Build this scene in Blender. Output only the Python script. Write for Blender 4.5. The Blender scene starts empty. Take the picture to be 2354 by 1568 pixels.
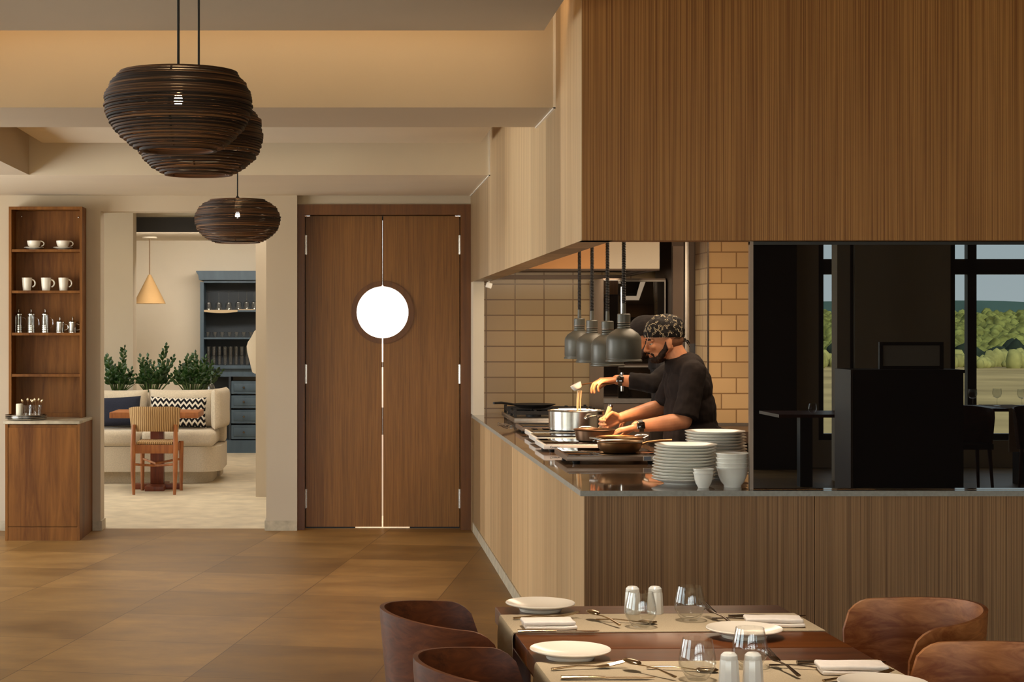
import bpy, bmesh, math, random
from mathutils import Vector, Matrix, Euler, noise as mnoise
R = math.radians
PI = math.pi
random.seed(7)
SC = bpy.context.scene
COL = SC.collection
FPX, PX0, PY0, EYE = 4000.0, 802.0, 755.0, 1.54   # focal length and principal point in pixels, eye height in metres

def P(px, py, Y):
    return Vector(((px - PX0) / FPX * Y, Y, EYE - (py - PY0) / FPX * Y))
def XX(px, Y): return (px - PX0) / FPX * Y
def ZZ(py, Y): return EYE - (py - PY0) / FPX * Y
def srgb(r, g, b):
    f = lambda c: (c / 255 / 12.92) if c / 255 <= 0.04045 else ((c / 255 + 0.055) / 1.055) ** 2.4
    return (f(r), f(g), f(b), 1.0)

# ------------------------------------------------------------------ objects
def link(o, parent=None):
    COL.objects.link(o)
    if parent is not None: o.parent = parent
    return o
def thing(name, label, cat, loc=(0, 0, 0), rotz=0.0, group=None, rot=None, kind=None):
    o = bpy.data.objects.new(name, None); link(o)
    o.location = loc; o.rotation_euler = rot if rot else (0, 0, rotz)
    o.empty_display_size = 0.05
    return tag(o, label, cat, group, kind)
def tag(o, label=None, cat=None, group=None, kind=None):
    if label: o['label'] = label
    if cat: o['category'] = cat
    if group: o['group'] = group
    if kind: o['kind'] = kind
    return o
def dup(root, loc, rotz=None, label=None, group=None, scale=None, rot=None):
    r = root.copy(); COL.objects.link(r); r.location = loc
    if rotz is not None: r.rotation_euler = (0, 0, rotz)
    if rot is not None: r.rotation_euler = rot
    if label: r['label'] = label
    if group: r['group'] = group
    if scale is not None: r.scale = (scale,) * 3 if not hasattr(scale, '__len__') else scale
    for ch in list(root.children):
        c = ch.copy(); COL.objects.link(c); c.parent = r
        for g in list(ch.children):
            d = g.copy(); COL.objects.link(d); d.parent = c
    return r

class MB:
    """collects shapes into one bmesh"""
    def __init__(s): s.bm = bmesh.new()
    def faces(s, vs, fs):
        v = [s.bm.verts.new(p) for p in vs]
        for f in fs:
            try: s.bm.faces.new([v[i] for i in f])
            except ValueError: pass
        return v
    def box(s, x0, x1, y0, y1, z0, z1, bev=0.0, seg=2):
        vs = [(x, y, z) for x in (x0, x1) for y in (y0, y1) for z in (z0, z1)]
        fs = [(0, 1, 3, 2), (4, 6, 7, 5), (0, 4, 5, 1), (2, 3, 7, 6), (0, 2, 6, 4), (1, 5, 7, 3)]
        v = s.faces(vs, fs)
        if bev > 0:
            es = list({e for q in v for e in q.link_edges})
            bmesh.ops.bevel(s.bm, geom=es, offset=bev, segments=seg, affect='EDGES', profile=0.5)
        return s
    def lathe(s, prof, n=32, c=(0, 0, 0), mat=None, closed=False):
        rings = []
        for r, z in prof:
            if r < 1e-6: rings.append([s.bm.verts.new((c[0], c[1], c[2] + z))])
            else: rings.append([s.bm.verts.new((c[0] + r * math.cos(2 * PI * k / n), c[1] + r * math.sin(2 * PI * k / n), c[2] + z)) for k in range(n)])
        pr = list(zip(rings, rings[1:]))
        if closed: pr.append((rings[-1], rings[0]))
        for a, b in pr:
            for k in range(n):
                k2 = (k + 1) % n
                if len(a) == 1 and len(b) == 1: continue
                f = (a[0], b[k2], b[k]) if len(a) == 1 else ((a[k], a[k2], b[0]) if len(b) == 1 else (a[k], a[k2], b[k2], b[k]))
                try: s.bm.faces.new(f)
                except ValueError: pass
        if mat is not None:
            bmesh.ops.transform(s.bm, matrix=mat, verts=[v for r in rings for v in r])
        return s
    def tube(s, pts, r, n=10, cap=True, flat=1.0, up=None):
        pts = [Vector(p) for p in pts]; rr = r if hasattr(r, '__len__') else [r] * len(pts)
        rings = []; pu = Vector(up) if up else None
        for i, p in enumerate(pts):
            t = (pts[min(i + 1, len(pts) - 1)] - pts[max(i - 1, 0)]).normalized()
            if pu is None:
                pu = Vector((0, 0, 1)) if abs(t.z) < 0.9 else Vector((1, 0, 0))
            a = (pu - t * pu.dot(t))
            a = a.normalized() if a.length > 1e-5 else t.orthogonal().normalized()
            b = t.cross(a); pu = a
            rings.append([s.bm.verts.new(p + (a * math.cos(2 * PI * k / n) * flat + b * math.sin(2 * PI * k / n)) * rr[i]) for k in range(n)])
        for a, b in zip(rings, rings[1:]):
            for k in range(n): s.bm.faces.new((a[k], a[(k + 1) % n], b[(k + 1) % n], b[k]))
        if cap:
            s.bm.faces.new(rings[0][::-1]); s.bm.faces.new(rings[-1])
        return s
    def prism(s, pts, a0, a1, axis='y'):
        """polygon pts (u,v) extruded along an axis from a0 to a1"""
        def m(u, v, w): return {'y': (u, w, v), 'z': (u, v, w), 'x': (w, u, v)}[axis]
        A = [s.bm.verts.new(m(u, v, a0)) for u, v in pts]; B = [s.bm.verts.new(m(u, v, a1)) for u, v in pts]
        n = len(pts)
        s.bm.faces.new(A); s.bm.faces.new(B[::-1])
        for i in range(n): s.bm.faces.new((A[i], B[i], B[(i + 1) % n], A[(i + 1) % n]))
        return s
    def ell(s, c, r, n=20, m=12, mat=None):
        x = Matrix.Translation(Vector(c)) @ (mat.to_4x4() if mat is not None else Matrix.Identity(4)) @ Matrix.Diagonal((r[0], r[1], r[2], 1))
        bmesh.ops.create_uvsphere(s.bm, u_segments=n, v_segments=m, radius=1, matrix=x); return s
    def capsule(s, p0, r0, p1, r1, ends=(True, True), n=18):
        p0, p1 = Vector(p0), Vector(p1)
        s.tube([p0, p1], [r0, r1], n)
        if ends[0]: s.ell(p0, (r0,) * 3, n, 10)
        if ends[1]: s.ell(p1, (r1,) * 3, n, 10)
        return s
    def xf(s, m): bmesh.ops.transform(s.bm, matrix=m, verts=s.bm.verts[:]); return s
    def mesh(s, name, smooth=None):
        bmesh.ops.recalc_face_normals(s.bm, faces=s.bm.faces[:])
        if smooth is not None:
            for f in s.bm.faces: f.smooth = True
            for e in s.bm.edges:
                if len(e.link_faces) == 2 and e.calc_face_angle(0) > R(smooth): e.smooth = False
        me = bpy.data.meshes.new(name); s.bm.to_mesh(me); s.bm.free(); return me
    def obj(s, name, mat, parent=None, smooth=35):
        me = s.mesh(name, smooth); me.materials.append(mat)
        return link(bpy.data.objects.new(name, me), parent)

def struct(name, mb, mat, smooth=None, parent=None):
    o = mb.obj(name, mat, parent, smooth)
    if parent is None: o['kind'] = 'structure'
    return o
def box(*a, **k): return MB().box(*a, **k)

def remeshed(mb, name, mat, parent, voxel=0.0035, smooth=4, noise=None, cut=None):
    """fuse overlapping closed shapes into one continuous skin"""
    me = mb.mesh(name)
    o = bpy.data.objects.new(name, me); COL.objects.link(o)
    m = o.modifiers.new('r', 'REMESH'); m.mode = 'VOXEL'; m.voxel_size = voxel; m.use_smooth_shade = True
    if smooth:
        m = o.modifiers.new('s', 'SMOOTH'); m.iterations = smooth; m.factor = 0.5
    dg = bpy.context.evaluated_depsgraph_get(); dg.update()
    me2 = bpy.data.meshes.new_from_object(o.evaluated_get(dg))
    bpy.data.objects.remove(o); bpy.data.meshes.remove(me)
    if noise:
        amp, sc = noise
        nrm = [v.normal.copy() for v in me2.vertices]
        for v, nn in zip(me2.vertices, nrm):
            q = v.co * sc
            v.co += nn * amp * (mnoise.noise(Vector((q.x, q.y, q.z * 0.55))) + 0.5 * mnoise.noise(q * 2.1))
    if cut:
        bm = bmesh.new(); bm.from_mesh(me2)
        bmesh.ops.bisect_plane(bm, geom=bm.verts[:] + bm.edges[:] + bm.faces[:], plane_co=cut[0], plane_no=cut[1], clear_outer=True)
        bm.to_mesh(me2); bm.free()
    for p in me2.polygons: p.use_smooth = True
    me2.name = name; me2.materials.clear(); me2.materials.append(mat)
    return link(bpy.data.objects.new(name, me2), parent)

# ------------------------------------------------------------------ materials
def nodes(name):
    m = bpy.data.materials.new(name); m.use_nodes = True
    nt = m.node_tree; b = nt.nodes['Principled BSDF']; return m, nt, b
def N(nt, t, **k):
    n = nt.nodes.new(t)
    for a, v in k.items():
        if hasattr(n, a): setattr(n, a, v)
        else: n.inputs[a].default_value = v
    return n
def setp(b, rough=0.5, metal=0.0, spec=0.5, ior=None, trans=0.0, coat=0.0, sheen=0.0):
    b.inputs['Roughness'].default_value = rough; b.inputs['Metallic'].default_value = metal
    b.inputs['Specular IOR Level'].default_value = spec
    if ior: b.inputs['IOR'].default_value = ior
    b.inputs['Transmission Weight'].default_value = trans
    b.inputs['Coat Weight'].default_value = coat
    if sheen: b.inputs['Sheen Weight'].default_value = sheen
def ramp(nt, stops, interp='LINEAR'):
    r = nt.nodes.new('ShaderNodeValToRGB'); r.color_ramp.interpolation = interp
    e = r.color_ramp.elements
    while len(e) < len(stops): e.new(0.5)
    for el, (p, c) in zip(e, stops): el.position = p; el.color = c if len(c) == 4 else (*c, 1)
    return r
def mapping(nt, scale=(1, 1, 1), loc=(0, 0, 0), rot=(0, 0, 0), coord='Object'):
    tc = nt.nodes.new('ShaderNodeTexCoord'); mp = nt.nodes.new('ShaderNodeMapping')
    mp.inputs['Scale'].default_value = scale; mp.inputs['Location'].default_value = loc; mp.inputs['Rotation'].default_value = rot
    nt.links.new(tc.outputs[coord], mp.inputs['Vector']); return mp
def bump(nt, b, h, strength=0.2, dist=0.002):
    n = N(nt, 'ShaderNodeBump'); n.inputs['Strength'].default_value = strength; n.inputs['Distance'].default_value = dist
    nt.links.new(h, n.inputs['Height']); nt.links.new(n.outputs['Normal'], b.inputs['Normal'])
def plain(name, c, rough=0.5, metal=0.0, spec=0.5, var=0.06, nsc=6.0, bmp=0.0, **k):
    """a plain surface with a slight mottling of its own"""
    m, nt, b = nodes(name); setp(b, rough, metal, spec, **k)
    mp = mapping(nt); n = N(nt, 'ShaderNodeTexNoise', Scale=nsc, Detail=3.0); nt.links.new(mp.outputs[0], n.inputs['Vector'])
    r = ramp(nt, [(0.3, [x * (1 - var) for x in c[:3]]), (0.7, [min(1, x * (1 + var)) for x in c[:3]])])
    nt.links.new(n.outputs['Fac'], r.inputs[0]); nt.links.new(r.outputs[0], b.inputs['Base Color'])
    if bmp: bump(nt, b, n.outputs['Fac'], bmp, 0.003)
    return m
def wood(name, c1, c2, scale, rough=0.45, spec=0.4, dist=0.6, detail=5, bmp=0.12, loc=(0, 0, 0), fig=0.35, coat=0.0):
    """grain: noise squeezed across the boards, drawn out along them"""
    m, nt, b = nodes(name); setp(b, rough, 0, spec, coat=coat)
    mp = mapping(nt, scale, loc)
    n = N(nt, 'ShaderNodeTexNoise', Scale=1.0, Detail=float(detail), Distortion=float(dist), Roughness=0.62); nt.links.new(mp.outputs[0], n.inputs['Vector'])
    mp2 = mapping(nt, [s * 0.09 for s in scale], loc)
    n2 = N(nt, 'ShaderNodeTexNoise', Scale=1.0, Detail=2.0, Distortion=1.5); nt.links.new(mp2.outputs[0], n2.inputs['Vector'])
    mx = N(nt, 'ShaderNodeMix', data_type='FLOAT'); mx.inputs[0].default_value = fig
    nt.links.new(n.outputs['Fac'], mx.inputs[2]); nt.links.new(n2.outputs['Fac'], mx.inputs[3])
    r = ramp(nt, [(0.36, c1), (0.62, c2)]); nt.links.new(mx.outputs[0], r.inputs[0])
    nt.links.new(r.outputs[0], b.inputs['Base Color']); bump(nt, b, n.outputs['Fac'], bmp, 0.002)
    return m
def multiply(nt, b, fac_color):
    old = b.inputs['Base Color'].links[0].from_socket
    mx = N(nt, 'ShaderNodeMix', data_type='RGBA', blend_type='MULTIPLY'); mx.inputs[0].default_value = 1.0
    nt.links.new(old, mx.inputs[6]); nt.links.new(fac_color, mx.inputs[7]); nt.links.new(mx.outputs[2], b.inputs['Base Color'])
def tiles(name, c, cm, w, h, u0, v0, offset, mort=0.004, rough=0.25, var=0.10):
    m, nt, b = nodes(name); setp(b, rough, 0, 0.5)
    tc = nt.nodes.new('ShaderNodeTexCoord'); sp = nt.nodes.new('ShaderNodeSeparateXYZ'); nt.links.new(tc.outputs['Object'], sp.inputs[0])
    ad = N(nt, 'ShaderNodeMath', operation='ADD'); nt.links.new(sp.outputs[0], ad.inputs[0]); nt.links.new(sp.outputs[1], ad.inputs[1])
    cb = nt.nodes.new('ShaderNodeCombineXYZ'); a2 = N(nt, 'ShaderNodeMath', operation='SUBTRACT'); a2.inputs[1].default_value = u0
    a3 = N(nt, 'ShaderNodeMath', operation='SUBTRACT'); a3.inputs[1].default_value = v0
    nt.links.new(ad.outputs[0], a2.inputs[0]); nt.links.new(sp.outputs[2], a3.inputs[0]); nt.links.new(a2.outputs[0], cb.inputs[0]); nt.links.new(a3.outputs[0], cb.inputs[1])
    br = nt.nodes.new('ShaderNodeTexBrick'); br.offset = offset; br.squash = 1.0
    for k, v in (('Scale', 1.0), ('Brick Width', w), ('Row Height', h), ('Mortar Size', mort), ('Mortar Smooth', 0.1), ('Bias', 0.0)): br.inputs[k].default_value = v
    br.inputs['Color1'].default_value = [x * (1 - var) for x in c[:3]] + [1]; br.inputs['Color2'].default_value = [x * (1 + var) for x in c[:3]] + [1]; br.inputs['Mortar'].default_value = cm
    nt.links.new(cb.outputs[0], br.inputs['Vector']); nt.links.new(br.outputs['Color'], b.inputs['Base Color'])
    iv = N(nt, 'ShaderNodeMath', operation='SUBTRACT'); iv.inputs[0].default_value = 1.0; nt.links.new(br.outputs['Fac'], iv.inputs[1])
    bump(nt, b, iv.outputs[0], 0.6, 0.003); return m
def glow(name, c, s):
    m, nt, b = nodes(name); b.inputs['Base Color'].default_value = c
    b.inputs['Emission Color'].default_value = c; b.inputs['Emission Strength'].default_value = s; return m
def glassy(name, c=(1, 1, 1, 1), rough=0.0, ior=1.45):
    m, nt, b = nodes(name); setp(b, rough, 0, 0.5, ior=ior, trans=1.0); b.inputs['Base Color'].default_value = c; return m
# ------------------------------------------------------------------ the materials of this place
PLASTER = plain('plaster', srgb(196, 182, 162), 0.75, spec=0.2, var=0.03, nsc=1.5)
PLASTER_B = plain('plaster_bright', srgb(222, 210, 190), 0.7, spec=0.2, var=0.03, nsc=1.5)
STONE_TRIM = plain('stone_trim', srgb(176, 164, 142), 0.5, var=0.25, nsc=14)
OAK = wood('oak', srgb(86, 48, 16), srgb(134, 86, 37), (26, 26, 2.2), 0.5, spec=0.22, fig=0.5)
OAK_DOOR = wood('oak_door', srgb(110, 70, 28), srgb(144, 97, 45), (110, 110, 2.2), 0.42, bmp=0.18, fig=0.3)
OAK_FRAME = wood('oak_frame', srgb(92, 54, 22), srgb(114, 70, 30), (40, 40, 2.0), 0.4)
VENEER = wood('veneer_ribbed', srgb(132, 86, 44), srgb(182, 132, 76), (230, 60, 0.9), 0.5, spec=0.3, dist=0.1, detail=1.5, bmp=0.5, fig=0.16)
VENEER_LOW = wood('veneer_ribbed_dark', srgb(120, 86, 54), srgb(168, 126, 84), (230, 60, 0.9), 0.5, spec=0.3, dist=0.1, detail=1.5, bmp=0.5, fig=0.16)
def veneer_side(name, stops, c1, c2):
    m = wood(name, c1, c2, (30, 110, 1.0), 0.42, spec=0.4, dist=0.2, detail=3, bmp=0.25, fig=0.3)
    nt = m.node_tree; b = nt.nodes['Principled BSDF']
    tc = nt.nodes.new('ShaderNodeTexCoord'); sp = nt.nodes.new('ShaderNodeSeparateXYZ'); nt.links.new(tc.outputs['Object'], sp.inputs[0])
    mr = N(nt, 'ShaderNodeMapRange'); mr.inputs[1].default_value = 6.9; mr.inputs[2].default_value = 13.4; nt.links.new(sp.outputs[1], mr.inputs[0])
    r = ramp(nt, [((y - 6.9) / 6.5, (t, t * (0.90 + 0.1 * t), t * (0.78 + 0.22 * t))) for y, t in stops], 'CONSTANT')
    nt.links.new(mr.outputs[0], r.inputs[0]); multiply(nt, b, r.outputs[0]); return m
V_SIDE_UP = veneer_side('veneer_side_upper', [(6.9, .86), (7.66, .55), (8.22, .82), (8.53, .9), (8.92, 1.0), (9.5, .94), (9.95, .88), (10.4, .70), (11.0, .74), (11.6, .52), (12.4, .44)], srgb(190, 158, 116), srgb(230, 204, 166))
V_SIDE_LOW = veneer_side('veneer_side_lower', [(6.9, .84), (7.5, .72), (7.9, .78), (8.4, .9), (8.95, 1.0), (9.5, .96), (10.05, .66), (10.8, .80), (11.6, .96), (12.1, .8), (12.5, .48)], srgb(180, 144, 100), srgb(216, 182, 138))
WALNUT = wood('walnut_ply', srgb(64, 29, 12), srgb(116, 60, 27), (9, 9, 26), 0.42, spec=0.3, dist=2.2, detail=4, fig=0.55, coat=0.0, bmp=0.05)
WALNUT_LIT = wood('walnut_ply_lit', srgb(146, 80, 38), srgb(222, 148, 88), (7, 7, 22), 0.42, spec=0.35, dist=2.4, detail=4, fig=0.55, coat=0.0, bmp=0.05)  # brighter copy of the walnut, light from the left put into the colour
TABLEWOOD = wood('table_wood', srgb(66, 32, 8), srgb(98, 50, 15), (2.0, 24, 24), 0.34, spec=0.3, bmp=0.06, fig=0.4)
TEAK = wood('teak', srgb(128, 72, 36), srgb(172, 106, 56), (22, 22, 3), 0.45)
MAHOG = wood('mahogany', srgb(86, 36, 18), srgb(122, 58, 30), (22, 22, 3), 0.4)
LINEN = plain('linen', srgb(184, 164, 134), 0.9, spec=0.1, var=0.08, nsc=300, bmp=0.2)
NAPKIN_M = plain('napkin_cotton', srgb(240, 226, 212), 0.9, spec=0.1, var=0.04, nsc=60, bmp=0.1)
UPHOL = plain('sofa_linen', srgb(202, 186, 162), 0.95, spec=0.1, var=0.10, nsc=90, bmp=0.3, sheen=0.2)
NAVY = plain('navy_cotton', srgb(44, 46, 58), 0.9, spec=0.1, var=0.15, nsc=120, bmp=0.2)
BLACKCLOTH = plain('black_cotton', srgb(28, 23, 22), 0.85, spec=0.15, var=0.2, nsc=40, bmp=0.15, sheen=0.05)
BLACKCLOTH2 = plain('black_cotton_worn', srgb(32, 25, 23), 0.85, spec=0.15, var=0.2, nsc=40, bmp=0.15)
SKIN = plain('skin', srgb(206, 142, 104), 0.45, spec=0.4, var=0.09, nsc=26)
SKIN2 = plain('skin_tan', srgb(200, 132, 92), 0.45, spec=0.4, var=0.09, nsc=26)
HAIR = plain('dark_hair', srgb(40, 25, 18), 0.7, spec=0.3, var=0.4, nsc=220, bmp=0.6)
STUBBLE = plain('shaved_hair', srgb(120, 82, 58), 0.7, spec=0.3, var=0.25, nsc=260, bmp=0.3)
EYEW = plain('eye_white', srgb(225, 215, 205), 0.2, var=0.02)
IRIS = plain('eye_dark', srgb(38, 22, 14), 0.15, var=0.1)
LIP = plain('lips', srgb(176, 96, 78), 0.4, var=0.08)
PORC = plain('porcelain', srgb(238, 233, 222), 0.18, spec=0.5, var=0.015, nsc=5)
PORC_C = plain('porcelain_cream', srgb(236, 222, 202), 0.2, spec=0.5, var=0.015, nsc=5)
STEEL = plain('steel', srgb(200, 196, 190), 0.22, 1.0, var=0.05, nsc=40)
STEEL_B = plain('steel_brushed', srgb(176, 170, 162), 0.36, 1.0, var=0.06, nsc=40)
CUTLERY = plain('cutlery_metal', srgb(172, 150, 118), 0.18, 1.0, var=0.06, nsc=20)
PEWTER = plain('pewter_cutlery', srgb(110, 96, 82), 0.25, 1.0, var=0.1, nsc=20)
COPPER = plain('aged_copper', srgb(150, 108, 70), 0.34, 0.9, var=0.22, nsc=14)
COPPER_D = plain('brown_pan', srgb(118, 88, 66), 0.32, 0.8, var=0.2, nsc=16)
IRON = plain('cast_iron', srgb(32, 28, 26), 0.6, 0.2, var=0.2, nsc=40)
BLACKMETAL = plain('black_metal', srgb(80, 79, 72), 0.42, 0.2, var=0.05)
BLACKPLASTIC = plain('black_plastic', srgb(20, 19, 19), 0.35, var=0.1)
CABLE = plain('black_cable', srgb(22, 18, 17), 0.55, var=0.1)
WHITEMETAL = plain('white_enamel', srgb(240, 236, 230), 0.3, var=0.02)
GREYSTEEL = plain('grey_steel', srgb(128, 110, 96), 0.4, 0.55, var=0.05)
GREYSTEEL_D = plain('grey_steel_dark', srgb(92, 76, 64), 0.42, 0.5, var=0.05)
BLACKGLASS = plain('black_glass', srgb(22, 18, 17), 0.0, 0.0, 0.5, var=0.05, ior=1.85)
OVENGLASS = plain('oven_glass', srgb(30, 25, 20), 0.03, 0.35, 0.5, var=0.05, ior=1.7)
COUNTER_M = plain('counter_stone', srgb(112, 92, 74), 0.04, 0.0, 0.5, var=0.08, nsc=18, ior=1.6)
COUNTER_EDGE = plain('counter_edge', srgb(150, 146, 136), 0.45, var=0.12, nsc=60)
def card():
    """layers of corrugated board: each layer a little lighter or darker, and slightly translucent"""
    m, nt, b = nodes('corrugated_card'); setp(b, 0.6, 0, 0.3)
    mp = mapping(nt, (1.2, 1.2, 150)); n = N(nt, 'ShaderNodeTexNoise', Scale=1.0, Detail=1.0); nt.links.new(mp.outputs[0], n.inputs['Vector'])
    r = ramp(nt, [(0.40, srgb(34, 21, 14)), (0.52, srgb(66, 42, 26)), (0.68, srgb(128, 90, 56))]); nt.links.new(n.outputs['Fac'], r.inputs[0])
    nt.links.new(r.outputs[0], b.inputs['Base Color'])
    tr = nt.nodes.new('ShaderNodeBsdfTranslucent'); mx = nt.nodes.new('ShaderNodeMixShader'); mx.inputs[0].default_value = 0.12
    nt.links.new(r.outputs[0], tr.inputs['Color']); nt.links.new(b.outputs[0], mx.inputs[1]); nt.links.new(tr.outputs[0], mx.inputs[2])
    nt.links.new(mx.outputs[0], nt.nodes['Material Output'].inputs['Surface']); return m
CARD = card()
BULBM = glow('bulb_glow', (1.0, 0.62, 0.30, 1), 160.0)
def thin_glass(name):
    m = bpy.data.materials.new(name); m.use_nodes = True; nt = m.node_tree; nt.nodes.clear()
    o = nt.nodes.new('ShaderNodeOutputMaterial'); t = nt.nodes.new('ShaderNodeBsdfTransparent'); g = nt.nodes.new('ShaderNodeBsdfGlossy'); f = nt.nodes.new('ShaderNodeFresnel'); mx = nt.nodes.new('ShaderNodeMixShader')
    t.inputs['Color'].default_value = (0.96, 0.965, 0.96, 1); g.inputs['Roughness'].default_value = 0.02; ge = nt.nodes.new('ShaderNodeNewGeometry'); io = N(nt, 'ShaderNodeMapRange'); io.inputs[3].default_value = 1.65; io.inputs[4].default_value = 1 / 1.65
    nt.links.new(ge.outputs['Backfacing'], io.inputs[0]); nt.links.new(io.outputs[0], f.inputs['IOR'])
    nt.links.new(f.outputs[0], mx.inputs[0]); nt.links.new(t.outputs[0], mx.inputs[1]); nt.links.new(g.outputs[0], mx.inputs[2]); nt.links.new(mx.outputs[0], o.inputs[0]); return m
CLEAR = thin_glass('clear_glass')
BLUE = wood('blue_paint', srgb(62, 78, 92), srgb(74, 92, 106), (10, 10, 2), 0.5, bmp=0.03)
BLUE_D = plain('blue_paint_inside', srgb(38, 46, 54), 0.6, var=0.06)
BLACKP = plain('black_paint', srgb(22, 18, 18), 0.5, var=0.1)
RATTANM = None
CANDLE = plain('candle_wax', srgb(232, 222, 198), 0.5, var=0.03)
LEAF = plain('zz_leaf', srgb(38, 66, 26), 0.35, var=0.5, nsc=9)
STEMM = plain('zz_stem', srgb(70, 86, 40), 0.5, var=0.2)
TILE_L = tiles('tile_stacked', srgb(186, 158, 118), srgb(128, 98, 66), 0.2223, 0.1192, 1.275 + 13.35, 1.760, 0.0, 0.0045)
TILE_R = tiles('tile_bonded', srgb(196, 160, 114), srgb(140, 106, 70), 0.2033, 0.1075, XX(1658.6, 11.9) + 11.9, ZZ(615.6, 11.9), 0.5, 0.0045)

def floor_tiles():
    m, nt, b = nodes('floor_tile'); setp(b, 0.45, 0, 0.28)
    mp = mapping(nt, (1, 1, 1), rot=(0, 0, R(10.2)))
    # u = x cos - y sin, v = x sin + y cos after the mapping's turn
    off = N(nt, 'ShaderNodeVectorMath', operation='ADD'); off.inputs[1].default_value = (2.052 + 0.8 * 8, -12.25 + 0.8 * 30, 0); nt.links.new(mp.outputs[0], off.inputs[0])
    br = nt.nodes.new('ShaderNodeTexBrick'); br.offset = 0.0
    for k, v in (('Scale', 1.0), ('Brick Width', 0.8), ('Row Height', 0.8), ('Mortar Size', 0.003), ('Mortar Smooth', 0.1), ('Bias', 0.0)): br.inputs[k].default_value = v
    br.inputs['Color1'].default_value = (0.66, 0.63, 0.59, 1); br.inputs['Color2'].default_value = (1, 1, 1, 1); br.inputs['Mortar'].default_value = (0.42, 0.38, 0.34, 1)
    nt.links.new(off.outputs[0], br.inputs['Vector'])
    mp2 = mapping(nt, (0.9, 1.5, 1), rot=(0, 0, R(10.2)))
    n = N(nt, 'ShaderNodeTexNoise', Scale=1.9, Detail=9.0, Roughness=0.68, Distortion=0.15); nt.links.new(mp2.outputs[0], n.inputs['Vector'])
    r = ramp(nt, [(0.30, srgb(130, 95, 52)), (0.70, srgb(178, 139, 84))]); nt.links.new(n.outputs['Fac'], r.inputs[0])
    nt.links.new(r.outputs[0], b.inputs['Base Color']); multiply(nt, b, br.outputs['Color'])
    rr = N(nt, 'ShaderNodeMapRange'); rr.inputs[3].default_value = 0.36; rr.inputs[4].default_value = 0.55; nt.links.new(n.outputs['Fac'], rr.inputs[0]); nt.links.new(rr.outputs[0], b.inputs['Roughness'])
    return m
FLOOR_M = floor_tiles()
FLOOR_2 = plain('limestone', srgb(206, 190, 162), 0.5, var=0.16, nsc=5, bmp=0.25)

def herringbone():
    m, nt, b = nodes('herringbone'); setp(b, 0.9, 0, 0.1)
    tc = nt.nodes.new('ShaderNodeTexCoord'); sp = nt.nodes.new('ShaderNodeSeparateXYZ'); nt.links.new(tc.outputs['Object'], sp.inputs[0])
    def mth(op, a, c=None):
        n = N(nt, 'ShaderNodeMath', operation=op)
        for i, q in enumerate((a, c)):
            if q is None: continue
            if isinstance(q, (int, float)): n.inputs[i].default_value = q
            else: nt.links.new(q, n.inputs[i])
        return n.outputs[0]
    tri = mth('PINGPONG', sp.outputs[0], 0.029)
    u = mth('ADD', mth('MULTIPLY', tri, 1.3), sp.outputs[2])
    st = mth('PINGPONG', u, 0.030)
    col = mth('FLOOR', mth('DIVIDE', sp.outputs[0], 0.018))
    r = ramp(nt, [(0.0, srgb(30, 28, 30)), (0.55, srgb(214, 204, 188))], 'CONSTANT')
    nt.links.new(mth('DIVIDE', st, 0.030), r.inputs[0]); nt.links.new(r.outputs[0], b.inputs['Base Color']); return m
HERRING = herringbone()
def cord_weave():
    m, nt, b = nodes('woven_cord'); setp(b, 0.85, 0, 0.15)
    mp = mapping(nt); w = N(nt, 'ShaderNodeTexWave', Scale=16.0, Distortion=1.2, Detail=1.0); w.bands_direction = 'X'; nt.links.new(mp.outputs[0], w.inputs['Vector'])
    r = ramp(nt, [(0.0, srgb(132, 98, 62)), (0.8, srgb(198, 162, 116))]); nt.links.new(w.outputs['Fac'], r.inputs[0]); nt.links.new(r.outputs[0], b.inputs['Base Color'])
    bump(nt, b, w.outputs['Fac'], 0.8, 0.006); return m
RATTANM = cord_weave()
def bandana_print():
    m, nt, b = nodes('bandana_print'); setp(b, 0.7, 0, 0.2)
    mp = mapping(nt); 
    v = nt.nodes.new('ShaderNodeTexVoronoi'); v.feature = 'DISTANCE_TO_EDGE'; v.inputs['Scale'].default_value = 34.0; v.inputs['Randomness'].default_value = 1.0
    n = N(nt, 'ShaderNodeTexNoise', Scale=30.0, Detail=2.0); nt.links.new(mp.outputs[0], n.inputs['Vector'])
    ad = N(nt, 'ShaderNodeMix', data_type='VECTOR'); ad.inputs[0].default_value = 0.012
    nt.links.new(mp.outputs[0], ad.inputs[4]); nt.links.new(n.outputs['Color'], ad.inputs[5]); nt.links.new(ad.outputs[1], v.inputs['Vector'])
    r = ramp(nt, [(0.0, (0, 0, 0)), (0.05, (0, 0, 0)), (0.065, (1, 1, 1)), (0.10, (1, 1, 1)), (0.115, (0, 0, 0))]); nt.links.new(v.outputs['Distance'], r.inputs[0])
    n2 = N(nt, 'ShaderNodeTexNoise', Scale=42.0, Detail=0.0); nt.links.new(mp.outputs[0], n2.inputs['Vector'])
    r2 = ramp(nt, [(0.50, (0, 0, 0)), (0.56, (1, 1, 1))]); nt.links.new(n2.outputs['Fac'], r2.inputs[0])
    ml = N(nt, 'ShaderNodeMath', operation='MULTIPLY'); nt.links.new(r.outputs[0], ml.inputs[0]); nt.links.new(r2.outputs[0], ml.inputs[1])
    mc = N(nt, 'ShaderNodeMix', data_type='RGBA'); mc.inputs[6].default_value = srgb(22, 18, 17); mc.inputs[7].default_value = srgb(205, 190, 160)
    nt.links.new(ml.outputs[0], mc.inputs[0]); nt.links.new(mc.outputs[2], b.inputs['Base Color']); return m
BANDANA = bandana_print()
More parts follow.
